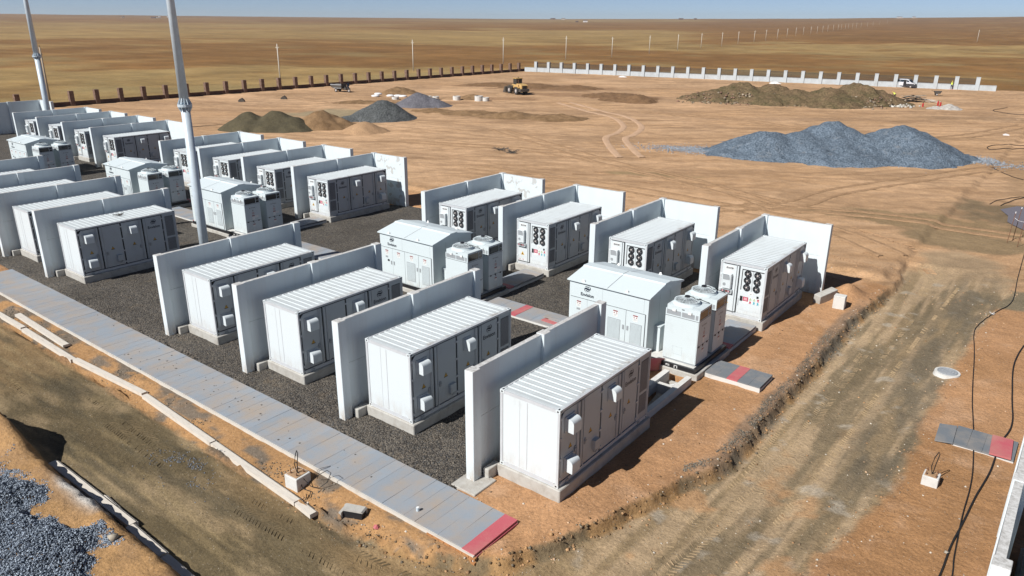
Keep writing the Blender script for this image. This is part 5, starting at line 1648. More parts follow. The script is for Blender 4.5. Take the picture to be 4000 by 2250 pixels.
# ------------------------------------------------------------------ far homesteads
def house(x, y, w, d, h, rz, label, wm='felt_white', rm='far_roof', name='house'):
    t = thing(name, label, 'house', (x, y, gz(x, y)), rz)
    part(t, 'wall', MB().box(-w/2, -d/2, -.5, w/2, d/2, h), wm)
    part(t, 'roof', MB().extrude([(-d/2-.3, h), (d/2+.3, h), (0, h+d*.28)], 'x', -w/2-.3, w/2+.3), rm)
    part(t, 'door', MB().box(-.6, -d/2-.05, 0, .6, -d/2-.01, 2.1), 'far_roof')
    for s in (-1, 1):
        part(t, 'window', MB().box(s*w*.3-.6, -d/2-.05, 1.1, s*w*.3+.6, -d/2-.01, 2.2), 'glass')
def yurt(x, y, r, label):
    t = thing('yurt', label, 'tent', (x, y, gz(x, y)))
    part(t, 'wall', MB().cyl((0, 0, -.3), (0, 0, 2.2), r, r, 18), 'felt_white', False)
    part(t, 'roof', MB().cyl((0, 0, 2.2), (0, 0, 4.0), r+.15, .7, 18), 'felt_white', False)
    part(t, 'door', MB().box(-.6, -r-.06, 0, .6, -r+.2, 1.8), 'far_roof')
yurt(-2407, 1264, 7, 'white round tent under the horizon at the upper left')
house(-2360, 1232, 9, 5, 3, .5, 'low pale shed left of the white round tent on the horizon', 'pole_conc')
house(-2300, 1190, 14, 5, 2.6, .5, 'dark low barn left of the pale shed on the left horizon', 'far_roof')
house(-2374, 1135, 6, 5, 3, .5, 'small brown hut far left on the horizon', 'pole_wood')
house(-2420, 1300, 3, 3, 4.5, .5, 'tiny upright white hut right of the round tent on the horizon')
house(-1283, 1995, 13, 8, 4, .6, 'small white house below the horizon near the picture centre')
house(-1310, 1990, 9, 5, 2.4, .6, 'dark shed left of the small white house near the picture centre', 'far_roof')
for k, (x, y, w) in enumerate(((-1906, 2712, 20), (-1812, 2651, 14), (-1392, 2860, 18), (-1345, 2890, 10), (-690, 3290, 18), (-640, 3290, 10))):
    house(x, y, w, 7, 3.4, .5, ['dark farm block on the horizon left of centre', 'second farm block on the horizon left of centre with pale walls', 'dark farm block on the horizon right of centre', 'small farm block on the horizon right of centre', 'pale farm block on the right horizon above the pole line', 'small white block at the right end of the pole line'][k], ['far_roof', 'pole_conc', 'far_roof', 'far_roof', 'felt_white', 'felt_white'][k])

# ------------------------------------------------------------------ wheels shared by the vehicles
def wheel(parent, x, y, r, w, name='wheel', rim=.55, rimmat='hub', lugs=0):
    o = link(name, None, parent, (x, y, r)); o.empty_display_size = .1
    n = 20
    ty = MB()
    pr = [(-w/2, rim*r), (-w/2, r*.9), (-w*.38, r), (w*.38, r), (w/2, r*.9), (w/2, rim*r)]
    vs = []; fs = []
    for i in range(n):
        a = 2*math.pi*i/n
        for (yy, rr) in pr:
            vs.append((rr*math.cos(a), yy, rr*math.sin(a)))
    k = len(pr)
    for i in range(n):
        for j in range(k):
            fs.append((i*k+j, ((i+1) % n)*k+j, ((i+1) % n)*k+(j+1) % k, i*k+(j+1) % k))
    ty.add(vs, fs)
    if lugs:
        for i in range(lugs):
            a = 2*math.pi*i/lugs
            c, s = math.cos(a), math.sin(a)
            for sy in (-1, 1):
                q = [(r*.96, -.03), (r*1.04, -.03), (r*1.04, .05), (r*.96, .05)]
                v2 = [(q_[0]*c-q_[1]*s, sy*w*.08, q_[0]*s+q_[1]*c) for q_ in q]+[(q_[0]*c-(q_[1]+.06)*s, sy*w*.46, q_[0]*s+(q_[1]+.06)*c) for q_ in q]
                ty.add(v2, [(0, 1, 2, 3), (4, 5, 6, 7), (0, 1, 5, 4), (1, 2, 6, 5), (2, 3, 7, 6), (3, 0, 4, 7)])
    link('tyre', ty.mesh('tyre', 'rubber'), o)
    rm = MB().cyl((0, -w*.36, 0), (0, w*.36, 0), rim*r*1.02, None, 16)
    rm.cyl((0, -w*.46, 0), (0, w*.46, 0), rim*r*.4, None, 10)
    link('rim', rm.mesh('rim', rimmat), o)
    return o

# wheel loader: x forward (towards the bucket)
rear = Vector((-86.0, 110.2)); front = Vector((-89.6, 112.3))
hd = math.atan2(front.y-rear.y, front.x-rear.x)
t = thing('wheel_loader', 'yellow wheel loader digging in the middle of the earth yard', 'loader', (-88.0, 111.9, gz(-88, 111.5)), hd+.12)
for sx, nm in ((-1.45, 'wheel'), (1.55, 'wheel')):
    for sy in (-1.02, 1.02):
        wheel(t, sx, sy, .76, .56, 'wheel', .52, 'hub', 14)
part(t, 'rear_frame', MB().box(-2.5, -.55, .55, .1, .55, 1.0).cbox(-3.15, -1.1, .62, -2.3, 1.1, 1.18, .06), 'dusty_dark')
o = part(t, 'engine_hood', MB().extrude([(-3.0, 1.12), (-.75, 1.12), (-.75, 2.15), (-2.2, 2.1), (-2.9, 1.98), (-3.0, 1.85)], 'y', -.72, .72), 'loader_yellow')
gr = MB().box(-3.03, -.52, 1.2, -3.004, .52, 1.84, 0)
for i in range(5):
    gr.box(-3.05, -.52, 1.25+i*.12, -3.031, .52, 1.29+i*.12, 1)
link('grille', gr.mesh('grille', ['seal', 'dusty_dark']), o)
link('side_vent', MB().box(-2.0, .722, 1.5, -1.5, .735, 1.9).box(-2.0, -.735, 1.5, -1.5, -.722, 1.9).mesh('side_vent', 'rust'), o)
for sy in (-.95, .95):
    part(t, 'fender', MB().extrude([(-2.35, 1.35), (-2.2, 1.62), (-.75, 1.62), (-.55, 1.3), (-.65, 1.3), (-.85, 1.52), (-2.1, 1.52), (-2.25, 1.3)], 'y', sy-.28, sy+.28), 'loader_yellow')
    part(t, 'fender', MB().extrude([(.6, 1.3), (.8, 1.66), (2.3, 1.66), (2.4, 1.5), (2.2, 1.56), (.9, 1.56), (.7, 1.28)], 'y', sy-.28, sy+.28), 'dusty_dark')
    part(t, 'ladder', MB().box(-.45, sy*.75-.05, .5, -.05, sy*.75+.05, .56).box(-.45, sy*.75-.05, .8, -.05, sy*.75+.05, .86).box(-.45, sy*.75-.05, .5, -.4, sy*.75+.05, 1.2), 'loader_yellow')
cb = part(t, 'cab', MB().box(-.72, -.72, 1.25, .62, .72, 1.95).box(-.78, -.78, 3.12, .7, .78, 3.26), 'loader_yellow')
ps = MB()
for x in (-.7, .56):
    for y in (-.7, .64):
        ps.box(x, y, 1.95, x+.07, y+.07, 3.12)
link('cab_pillar', ps.mesh('cab_pillar', 'dusty_dark'), cb)
link('cab_glass', MB().box(-.66, -.67, 1.95, .58, .67, 3.11).mesh('cab_glass', 'glass'), cb)
link('beacon', MB().cyl((-.3, 0, 3.26), (-.3, 0, 3.42), .07, n=8).box(.3, -.4, 3.26, .4, -.25, 3.4).mesh('beacon', 'dusty_dark'), cb)
part(t, 'exhaust', MB().cyl((-1.1, .45, 2.1), (-1.1, .45, 2.95), .06, n=8), 'rust')
part(t, 'mirror', MB().box(.7, -1.05, 2.3, .76, -.85, 2.75).box(.66, -.86, 2.6, .7, -.7, 2.63), 'dusty_dark')
part(t, 'front_frame', MB().box(.2, -.5, .6, 2.3, .5, 1.05).extrude([(.7, 1.05), (1.9, 1.05), (1.75, 1.75), (1.0, 2.0), (.75, 1.7)], 'y', -.45, .45), 'loader_yellow')
for sy in (-.5, .5):
    part(t, 'lift_arm', MB().extrude([(.9, 1.75), (1.1, 1.95), (2.2, 1.45), (3.1, .6), (2.95, .45), (2.0, 1.2)], 'y', sy-.08, sy+.08), 'loader_yellow')
part(t, 'tilt_link', MB().extrude([(1.6, 1.9), (1.75, 2.0), (2.6, 1.35), (3.05, 1.15), (3.0, 1.05), (2.5, 1.2)], 'y', -.1, .1), 'loader_yellow')
bk = MB()
pr = [(2.95, .25), (3.0, 1.2), (3.25, 1.35), (3.5, 1.3), (3.25, 1.2), (3.12, 1.0), (3.1, .35), (4.1, .12), (4.1, .06), (3.0, .12)]
bk.extrude(pr, 'y', -1.35, 1.35)
for sy in (-1.36, 1.3):
    bk.extrude([(3.05, .15), (3.1, 1.2), (3.4, 1.3), (4.1, .15)], 'y', sy, sy+.06)
part(t, 'bucket', bk, 'dusty_dark')

# minivan, two-tone, sliding door open: x forward
vr = Vector((-29.9, 188.25-.6)); vf = Vector((-26.35, 187.4-.6))
hd = math.atan2(vf.y-vr.y, vf.x-vr.x)
t = thing('minivan', 'silver and dark grey minivan with open sliding door by the white fence', 'van', (-28.1, 188.2, gz(-28, 187)), hd)
low = [(-2.35, .35), (-2.42, .5), (-2.42, .95), (2.2, .95), (2.42, .8), (2.42, .4), (2.3, .3)]
part(t, 'lower_body', MB().extrude(low, 'y', -.86, .86), 'van_dark')
up = [(-2.42, .955), (-2.35, 1.25), (-2.15, 1.85), (-1.9, 1.95), (.4, 1.96), (.75, 1.88), (1.45, 1.3), (2.2, 1.1), (2.38, .955)]
vs = []
mbv = MB()
def tum(z):
    return .86-max(0, z-1.15)*.16
n = len(up)
mbv.add([(x, -tum(z), z) for x, z in up]+[(x, tum(z), z) for x, z in up], [tuple(range(n-1, -1, -1)), tuple(range(n, 2*n))]+[(i, (i+1) % n, n+(i+1) % n, n+i) for i in range(n)])
bd = part(t, 'body', mbv, 'van_silver')
def win(p, nm='window', m_='glass'):
    for s in (-1, 1):
        mb = MB().add([(x, s*(tum(z)+.008), z) for x, z in p], [tuple(range(len(p)))])
        part(t, nm, mb, m_)
win([(-2.05, 1.3), (-1.95, 1.78), (-1.15, 1.8), (-1.15, 1.3)])
win([(-1.1, 1.3), (-1.1, 1.8), (-.25, 1.8), (-.25, 1.3)])
win([(.5, 1.3), (.5, 1.78), (.72, 1.74), (1.2, 1.33), (1.2, 1.28)])
mb = MB().add([(.79, -.70, 1.86), (.79, .70, 1.86), (1.45, .80, 1.315), (1.45, -.80, 1.315)], [(0, 1, 2, 3)])
part(t, 'windscreen', mb.shift((.012, 0, .012)), 'glass')
part(t, 'bonnet', MB().add([(1.5, -.78, 1.29), (1.5, .78, 1.29), (2.2, .74, 1.105), (2.2, -.74, 1.105)], [(0, 1, 2, 3)]).shift((.004, 0, .008)), 'van_dark')
part(t, 'door_opening_shade', MB().box(-.2, -.875, .5, .42, -.80, 1.82), 'seal')  # black slab on the closed body, standing in for the shaded interior
sdr = part(t, 'sliding_door', MB().box(-1.25, -.96, .45, -.2, -.90, 1.2), 'van_silver')
part(t, 'headlight', MB().box(2.30, -.8, .8, 2.43, -.5, .95), 'label_white'); part(t, 'headlight', MB().box(2.30, .5, .8, 2.43, .8, .95), 'label_white')
part(t, 'tail_light', MB().box(-2.44, -.84, 1.0, -2.38, -.7, 1.4), 'cap_red'); part(t, 'tail_light', MB().box(-2.44, .7, 1.0, -2.38, .84, 1.4), 'cap_red')
part(t, 'bumper', MB().box(2.36, -.84, .32, 2.5, .84, .6), 'van_dark')
for sx in (-1.6, 1.55):
    for sy in (-.76, .76):
        wheel(t, sx, sy, .36, .24, 'wheel', .66, 'hub')

# dump tricycle
vr = Vector((-119.9, 89.5)); vf = Vector((-116.4, 90.2))
hd = math.atan2(vf.y-vr.y, vf.x-vr.x)
t = thing('dump_tricycle', 'dark three-wheeled dump cart parked before the brick fence', 'tricycle', (-118.6, 90.0, gz(-118.6, 89.8)), hd)
t.scale = (1.12, 1.12, 1.12)
wheel(t, -1.1, -.55, .34, .22); wheel(t, -1.1, .55, .34, .22); wheel(t, 1.55, 0, .34, .16)
part(t, 'chassis', MB().box(-1.6, -.12, .45, 1.1, .12, .58).box(-1.3, -.6, .3, -.9, .6, .38), 'dusty_dark')
bx_ = part(t, 'dump_bed', MB().extrude([(-2.2, .95), (-1.5, .7), (.35, .68), (.35, .74), (-1.45, .76), (-2.15, 1.0)], 'y', -.75, .75).box(-2.15, -.78, .95, .35, -.73, 1.45).box(-2.15, .73, .95, .35, .78, 1.45).box(.33, -.78, .68, .4, .78, 1.6).extrude([(-1.5, .72), (.33, .70), (.33, .98), (-2.1, .98)], 'y', -.77, -.73).extrude([(-1.5, .72), (.33, .70), (.33, .98), (-2.1, .98)], 'y', .73, .77), 'dusty_dark')
link('bed_rail', MB().box(-2.2, -.81, 1.3, .42, -.781, 1.46).box(-2.2, .781, 1.3, .42, .81, 1.46).box(-1.45, -.80, .70, .35, -.771, .8).mesh('bed_rail', 'mid_grey'), bx_)
part(t, 'engine', MB().cbox(.45, -.28, .4, 1.05, .28, .85, .04), 'dusty_dark')
part(t, 'seat', MB().cbox(.5, -.25, .86, .95, .25, 1.0, .04), 'black')
part(t, 'fork', MB().tube([(1.55, .1, .34), (1.35, .1, 1.0), (1.28, .1, 1.2)], .035).tube([(1.55, -.1, .34), (1.35, -.1, 1.0), (1.28, -.1, 1.2)], .035), 'dusty_dark')
part(t, 'fairing', MB().extrude([(1.2, .65), (1.5, .7), (1.42, 1.15), (1.25, 1.2)], 'y', -.22, .22), 'van_dark')
part(t, 'handlebar', MB().tube([(1.1, -.4, 1.3), (1.28, -.15, 1.25), (1.28, .15, 1.25), (1.1, .4, 1.3)], .03), 'black')
sc = MB().add([(1.5, -.35, 1.15), (1.5, .35, 1.15), (1.38, .35, 1.7), (1.38, -.35, 1.7)], [(0, 1, 2, 3)])
part(t, 'windshield', sc, 'glass')
part(t, 'mudguard', MB().extrude([(1.2, .65), (1.35, .78), (1.75, .78), (1.92, .6), (1.88, .58), (1.72, .73), (1.38, .73), (1.24, .62)], 'y', -.1, .1), 'van_dark')

# ------------------------------------------------------------------ workers
def skin_body(parent, joints, bones, name, mat):
    me = bpy.data.meshes.new(name)
    keys = list(joints)
    me.from_pydata([joints[k][:3] for k in keys], [(keys.index(a), keys.index(b)) for a, b in bones], [])
    o = link(name, me, parent)
    md = o.modifiers.new('skin', 'SKIN')
    md.use_smooth_shade = True
    for i, k in enumerate(keys):
        r = joints[k][3]
        sv = me.skin_vertices[0].data[i]
        sv.radius = (r, r)
        sv.use_root = (i == 0)
    ss = o.modifiers.new('sub', 'SUBSURF'); ss.levels = 1; ss.render_levels = 1
    me.materials.append(MATS[mat])
    return o
def hand(J, B, w, d, pre):
    d = Vector(d).normalized(); s = Vector((d.z, 0, -d.x)) if abs(d.y) > .5 else Vector((0, 1, 0))
    s = s.normalized()
    p = Vector(J[w][:3])
    J[pre+'palm'] = (*(p+d*.07), .035); B.append((w, pre+'palm'))
    for k, (off, ln) in enumerate(((-.03, .07), (-.01, .085), (.012, .08), (.03, .06))):
        a = p+d*.1+s*off; b = p+d*(.1+ln*.6)+s*off*1.1; c = p+d*(.1+ln)+s*off*1.1+Vector((0, 0, -.012))
        for nm, q in (('a', a), ('b', b), ('c', c)):
            J[f'{pre}f{k}{nm}'] = (*q, .009)
        B += [(pre+'palm', f'{pre}f{k}a'), (f'{pre}f{k}a', f'{pre}f{k}b'), (f'{pre}f{k}b', f'{pre}f{k}c')]
    a = p+d*.04+s*.045; b = p+d*.085+s*.06
    J[pre+'ta'] = (*a, .011); J[pre+'tb'] = (*b, .009)
    B += [(pre+'palm', pre+'ta'), (pre+'ta', pre+'tb')]
def head(parent, p, tilt=0):
    p = Vector(p)
    o = link('head', None, parent, p); o.rotation_euler = (tilt, 0, 0)
    o.empty_display_size = .1
    mb = MB()
    n = 12; rings = [(-.11, .05, 0), (-.09, .07, .01), (-.04, .085, .012), (.02, .092, .0), (.07, .085, -.005), (.11, .05, -.01)]
    vs = []; fs = []
    for z, r, dy in rings:
        for i in range(n):
            a = 2*math.pi*i/n
            vs.append((r*.88*math.cos(a), r*1.08*math.sin(a)+dy, z))
    for k in range(len(rings)-1):
        for i in range(n):
            fs.append((k*n+i, k*n+(i+1) % n, (k+1)*n+(i+1) % n, (k+1)*n+i))
    fs += [tuple(range(n)), tuple(range(5*n, 6*n))]
    mb.add(vs, fs, 0)
    mb.box(-.012, .085, -.045, .012, .122, .0, 0)                        # nose
    mb.box(-.028, .092, -.072, .028, .101, -.062, 1)                     # mouth
    for s in (-1, 1):
        mb.box(s*.035-.014, .085, .002, s*.035+.014, .097, .014, 2)      # eyes
        mb.box(s*.083-.01, -.02, -.03, s*.083+.01, .02, .02, 0)          # ears
    link('face', mb.mesh('face', ['skin', 'red', 'black']), o)
    hl = MB()
    n = 14; rr = [(.02, .135), (.03, .125), (.035, .112), (.08, .105), (.12, .085), (.15, .045), (.155, .012)]
    vs = []; fs = []
    for z, r in rr:
        for i in range(n):
            a = 2*math.pi*i/n
            vs.append((r*.95*math.cos(a), r*1.1*math.sin(a)+(.02 if z < .03 else 0), z))
    for k in range(len(rr)-1):
        for i in range(n):
            fs.append((k*n+i, k*n+(i+1) % n, (k+1)*n+(i+1) % n, (k+1)*n+i))
    fs.append(tuple(range(6*n, 7*n)))
    hl.add(vs, fs)
    link('helmet', hl.mesh('helmet', 'helmet', True), o)
def vest(parent, J, bend=False):
    # tabard round the torso joints
    hip, ch, sh = (Vector(J[k][:3]) for k in ('pelvis', 'chest', 'neck0'))
    mb = MB()
    n = 14; rows = [(hip.lerp(ch, .1), .19, .135), (hip.lerp(ch, .6), .185, .13), (ch, .205, .14), (ch.lerp(sh, .7), .21, .12), (sh, .12, .09)]
    ax = (sh-hip).normalized()
    side = Vector((1, 0, 0)); fwd = side.cross(ax)*-1
    vs = []; fs = []
    for p, a_, b_ in rows:
        for i in range(n):
            t_ = 2*math.pi*i/n
            vs.append(p+side*a_*math.cos(t_)+fwd*b_*math.sin(t_))
    for k in range(len(rows)-1):
        for i in range(n):
            fs.append((k*n+i, k*n+(i+1) % n, (k+1)*n+(i+1) % n, (k+1)*n+i))
    mb.add(vs, fs)
    return link('vest', mb.mesh('vest', 'hivis', True), parent)

def worker(label, loc, rz, J, tilt=0, hd_=None):
    t = thing('person', label, 'person', loc, rz)
    B = [('pelvis', 'waist'), ('waist', 'chest'), ('chest', 'neck0'), ('neck0', 'neck1'), ('pelvis', 'hipL'), ('hipL', 'kneeL'), ('kneeL', 'ankL'), ('ankL', 'toeL'), ('pelvis', 'hipR'), ('hipR', 'kneeR'), ('kneeR', 'ankR'), ('ankR', 'toeR'),
         ('chest', 'shL'), ('shL', 'elL'), ('elL', 'wrL'), ('chest', 'shR'), ('shR', 'elR'), ('elR', 'wrR')]
    for w, e in (('wrL', 'elL'), ('wrR', 'elR')):
        hand(J, B, w, Vector(J[w][:3])-Vector(J[e][:3]), w)
    skin_body(t, J, B, 'body', 'cloth_dark')
    vest(t, J)
    head(t, hd_ or tuple(Vector(J['neck1'][:3])+Vector((0, .01, .12))), tilt)
    return t
J1 = {'pelvis': (0, 0, .95, .13), 'waist': (0, .01, 1.1, .12), 'chest': (0, 0, 1.32, .14), 'neck0': (0, -.01, 1.48, .07), 'neck1': (0, .01, 1.56, .055),
      'hipL': (-.1, 0, .88, .095), 'kneeL': (-.12, .03, .5, .065), 'ankL': (-.12, -.03, .09, .045), 'toeL': (-.13, .14, .04, .04),
      'hipR': (.1, 0, .88, .095), 'kneeR': (.12, .02, .5, .065), 'ankR': (.13, -.03, .09, .045), 'toeR': (.14, .14, .04, .04),
      'shL': (-.2, 0, 1.42, .065), 'elL': (-.27, .12, 1.17, .045), 'wrL': (-.16, .34, 1.2, .032), 'shR': (.2, 0, 1.42, .065), 'elR': (.28, .1, 1.16, .045), 'wrR': (.16, .33, 1.22, .032)}
zst = .42
fx, fy_ = -18.35, 188.4
worker('worker in yellow vest and helmet standing at the white fence, back to the camera', (fx, fy_, zst), R_(8), J1)
st = thing('step_stool', 'pink folding step stool under the worker at the white fence', 'stool', (fx, fy_, 0), R_(8))
part(st, 'tread', MB().box(-.45, -.17, zst-.05, .45, .22, zst-.002), 'pink')
for sx in (-.42, .42):
    part(st, 'leg', MB().tube([(sx, -.15, zst-.05), (sx*1.15, -.3, 0)], .025), 'pink'); part(st, 'leg', MB().tube([(sx, .2, zst-.05), (sx*1.15, .34, 0)], .025), 'pink')
J2 = {'pelvis': (0, -.25, .82, .13), 'waist': (0, -.12, .95, .12), 'chest': (0, .12, 1.08, .14), 'neck0': (0, .3, 1.12, .07), 'neck1': (0, .37, 1.13, .055),
      'hipL': (-.1, -.25, .76, .095), 'kneeL': (-.14, .02, .47, .065), 'ankL': (-.13, -.16, .09, .045), 'toeL': (-.14, .0, .04, .04),
      'hipR': (.1, -.25, .76, .095), 'kneeR': (.15, .05, .47, .065), 'ankR': (.14, -.1, .09, .045), 'toeR': (.15, .06, .04, .04),
      'shL': (-.2, .2, 1.08, .065), 'elL': (-.24, .3, .82, .045), 'wrL': (-.14, .42, .64, .032), 'shR': (.2, .2, 1.08, .065), 'elR': (.25, .34, .84, .045), 'wrR': (.13, .45, .66, .032)}
worker('worker in yellow vest and helmet bending at the right end of the long mound', (-23.6, 155.6, gz(-23.6, 155.6)), R_(60), J2, -.9, (0, .46, 1.2))

# ------------------------------------------------------------------ rubbish and small things in the far yard
def timber_pile():
    t = thing('timber_pile', 'dark heap of boards and panels right of the long mound', 'timber pile', (-19.4, 151.0, gz(-19.4, 151)))
    r = random.Random(3)
    for i in range(26):
        L = r.uniform(1.6, 3.6); a = R_(40)+r.gauss(0, .35)
        o = link('board', MB().box(-L/2, -r.uniform(.06, .3), 0, L/2, r.uniform(.06, .3), .05).mesh('board', 'dusty_dark' if r.random() < .7 else 'timber'), t, (r.gauss(0, .9), r.gauss(0, .5), .1+i*.045))
        o.rotation_euler = (r.gauss(0, .12), r.gauss(0, .12), a)
    return t
timber_pile()
t = thing('timber_pile', 'pale heap of split laths beside the dark board heap', 'timber pile', (-16.4, 152.6, gz(-16.4, 152.6)))
r = random.Random(5)
for i in range(18):
    L = r.uniform(1.0, 2.4)
    o = link('lath', MB().box(-L/2, -.05, 0, L/2, .05, .05).mesh('lath', 'plank'), t, (r.gauss(0, .7), r.gauss(0, .5), .05+i*.025))
    o.rotation_euler = (0, r.gauss(0, .15), R_(10)+r.gauss(0, .6))
t = thing('hand_cart', 'small dark cart standing alone in the right yard', 'cart', (-17.9, 169.0, gz(-17.9, 169)), .4)
part(t, 'tub', MB().extrude([(-.5, .45), (.45, .4), (.75, .95), (-.75, .95)], 'y', -.4, .4), 'dusty_dark')
wheel(t, -.2, -.42, .26, .12); wheel(t, -.2, .42, .26, .12)
part(t, 'handle', MB().tube([(-.6, -.3, .85), (-1.2, -.3, .95), (-1.2, .3, .95), (-.6, .3, .85)], .03), 'dusty_dark')
for k, (x, y, h) in enumerate(((-13.6, 144.4, .9), (-13.2, 144.7, .7), (-15.6, 141.6, .6))):
    t = thing('red_canister', ['tall red canister standing left of the pale rubble pile', 'shorter red canister next to the tall red one by the rubble', 'small red canister alone at the left foot of the rubble pile'][k], 'canister', (x, y, gz(x, y)))
    part(t, 'body', MB().cyl((0, 0, 0), (0, 0, h), .14, .14, 10).cyl((0, 0, h), (0, 0, h+.08), .14, .06, 10), 'cap_red')
    part(t, 'valve', MB().cyl((0, 0, h+.08), (0, 0, h+.2), .03, n=6).box(-.08, -.02, h+.16, .08, .02, h+.2), 'black')
# concrete rings and sacks
def ring(x, y, r, h, label):
    n = 16; mb = MB(); q = lambda rr, i, z: (rr*math.cos(2*math.pi*i/n), rr*math.sin(2*math.pi*i/n), z)
    for i in range(n):
        mb.add([q(r, i, 0), q(r, i+1, 0), q(r, i+1, h), q(r, i, h), q(r*.8, i, h), q(r*.8, i+1, h), q(r*.8, i, 0), q(r*.8, i+1, 0)], [(0, 1, 2, 3), (3, 2, 5, 4), (4, 5, 7, 6)])
    single('concrete_ring', mb, 'concrete_pale', label, 'ring', (x, y, gz(x, y)), 0, 'pale concrete well rings')
ring(-93.6, 90.6, .65, .7, 'left concrete well ring of the pair right of the purple heap')
ring(-92.4, 91.4, .65, .7, 'right concrete well ring of the pair right of the purple heap')
ring(-88.9, 93.6, .75, .8, 'single concrete well ring in the middle of the ring row')
ring(-84.6, 95.2, .8, .95, 'largest concrete well ring, nearest the loader')
ring(-83.4, 95.9, .65, .7, 'small concrete well ring touching the largest ring')
ring(-98.6, 86.5, .7, .5, 'low concrete ring half hidden behind the purple heap')
for k, (x, y, z) in enumerate(((-105.6, 87.6, 0), (-105.9, 88.6, .32), (-103.6, 89.8, 0), (-102.4, 90.8, 0), (-101.3, 91.2, 0))):
    mb = MB(); n = 10
    vs = []; fs = []
    for j, (zz, rr) in enumerate(((0, .85), (.18, 1.), (.34, .8), (.4, .35))):
        for i in range(n):
            a = 2*math.pi*i/n
            vs.append((rr*.85*math.cos(a)*(1+.1*math.sin(3*a+k)), rr*.55*math.sin(a), zz))
    for j in range(3):
        for i in range(n):
            fs.append((j*n+i, j*n+(i+1) % n, (j+1)*n+(i+1) % n, (j+1)*n+i))
    fs.append(tuple(range(3*n, 4*n)))
    mb.add(vs, fs)
    single('sack', mb, 'plastic_white', ['lower white sack of the stacked two left of the purple heap', 'upper white sack of the stacked two left of the purple heap', 'first white sack of the three lying in a line behind the purple heap', 'middle white sack of the three lying in a line behind the purple heap', 'last white sack of the three lying in a line behind the purple heap'][k], 'sack', (x, y, gz(x, y)+z), .7, 'white sacks', True)
for k, (x, y, lab) in enumerate(((-117, 64.5, 'dark scrap lump on the ground left of the nearer mast'), (-115, 72.5, 'dark scrap lump on the ground right of the nearer mast'))):
    mb = MB().extrude([(-.5, 0), (.5, 0), (.55, .25), (.1, .7), (-.3, .5), (-.6, .2)], 'y', -.35, .3)
    single('scrap_lump', mb, 'dusty_dark', lab, 'scrap', (x, y, gz(x, y)), .7)
for k, (x, y, lab) in enumerate(((-42.4, 51.8, 'dry twig bundle lying in the yard behind the back-row walls'), (-44.9, 52.6, 'dark uprooted weed left of the twig bundle in the yard'))):
    mb = MB(); r = random.Random(k+20)
    for i in range(26):
        a = r.uniform(0, 6.3); L = r.uniform(.4, 1.3)
        mb.tube([(r.gauss(0, .4), r.gauss(0, .3), .05), (L*math.cos(a), .7*L*math.sin(a), r.uniform(.1, .45))], .02, 4)
    single('twigs', mb, 'dusty_dark', lab, 'twigs', (x, y, gz(x, y)))

# ------------------------------------------------------------------ near small things
def wired_block(x, y, label, w=.55, h=.42, rz=0., wires=0):
    z = gz(x, y)-.08
    t = thing('anchor_block', label, 'concrete block', (x, y, z), rz)
    part(t, 'block', MB().cbox(-w/2, -w/2, 0, w/2, w/2, h+.08, .015), 'concrete_pale')
    part(t, 'soil_cap', MB().box(-w/2+.05, -w/2+.06, h+.081, w/2-.08, w/2-.05, h+.1), 'soil_tan')
    for i, (a, b) in enumerate(((-.15, -.15), (.15, -.15), (.15, .15), (-.15, .15))):
        part(t, 'anchor_bolt', MB().cyl((a, b, h+.05), (a, b, h+.22), .014, n=6).cyl((a, b, h+.13), (a, b, h+.15), .03, n=6), 'rust')
    if wires >= 1:
        part(t, 'wire_loop', MB().tube([(0, 0, h+.1), (-.06, -.03, h+.4), (-.02, 0, h+.75), (.06, .02, h+.98), (.1, .03, h+.9), (.05, 0, h+.5), (.02, 0, h+.12)], .016), 'cable')
    if wires >= 2:
        part(t, 'wire_loop', MB().tube([(.05, 0, h+.12), (.35, .0, h-.05), (.6, .05, h-.25), (.95, .1, h-.2), (1.15, .3, h+.0), (1.2, .45, h+.3), (.95, .5, h+.28), (.7, .3, h+.1), (.6, .35, h-.1)], .013), 'cable')
        part(t, 'wire_loop', MB().tube([(.0, 0, h+.12), (.4, -.15, h-.3), (.75, -.1, h-.3), (.9, -.3, h-.35), (.85, -.4, h-.36), (.72, -.25, h-.33)], .016), 'cable')
    return t
wired_block(-7.65, -4.62, 'concrete anchor block with looping black wires beside the paving', .62, .45, .06, 2)
wired_block(9.5, 8.85, 'concrete anchor block with bolts standing below the right-hand slabs', .5, .36, .0, 1)
wired_block(-29.6, 28.7, 'soil-dark anchor block with wires seen in the gap between back-row blocks', .8, .6, .1, 1)
single('concrete_block', MB().cbox(-.3, -.26, -.2, .3, .26, .72, .02), 'concrete_pale', 'pale upright concrete block on the earth mound by the last bay', 'concrete block', (2.15, 24.35, gz(2.15, 24.35)), .06)
b_ = single('concrete_block', MB().cbox(-.22, -.75, -.3, .22, .75, .55, .02), 'concrete', 'tilted concrete footing half buried beside the last back-row wall', 'concrete block', (1.2, 25.0, gz(1.2, 25)), -.35)
b_.rotation_euler = (.12, .1, -.35)
t = thing('manhole_cover', 'round grey manhole cover raised beside the right-hand road', 'manhole', (8.4, 18.95, gz(8.4, 18.95)-.04))
part(t, 'collar', MB().cyl((0, 0, -.1), (0, 0, .17), .58, .52, 28), 'concrete_pale')
lid = part(t, 'lid', MB().cyl((0, 0, .16), (0, 0, .195), .42, .42, 28), 'mid_grey')
rb = MB()
for r in (.16, .28, .38):
    rb.tube([(r*math.cos(2*math.pi*i/24), r*math.sin(2*math.pi*i/24), .197) for i in range(25)], .012, 4)
for i in range(8):
    a = 2*math.pi*i/8
    rb.tube([(.1*math.cos(a), .1*math.sin(a), .197), (.37*math.cos(a), .37*math.sin(a), .197)], .01, 4)
link('lid_ribs', rb.mesh('lid_ribs', 'slat_grey'), lid)
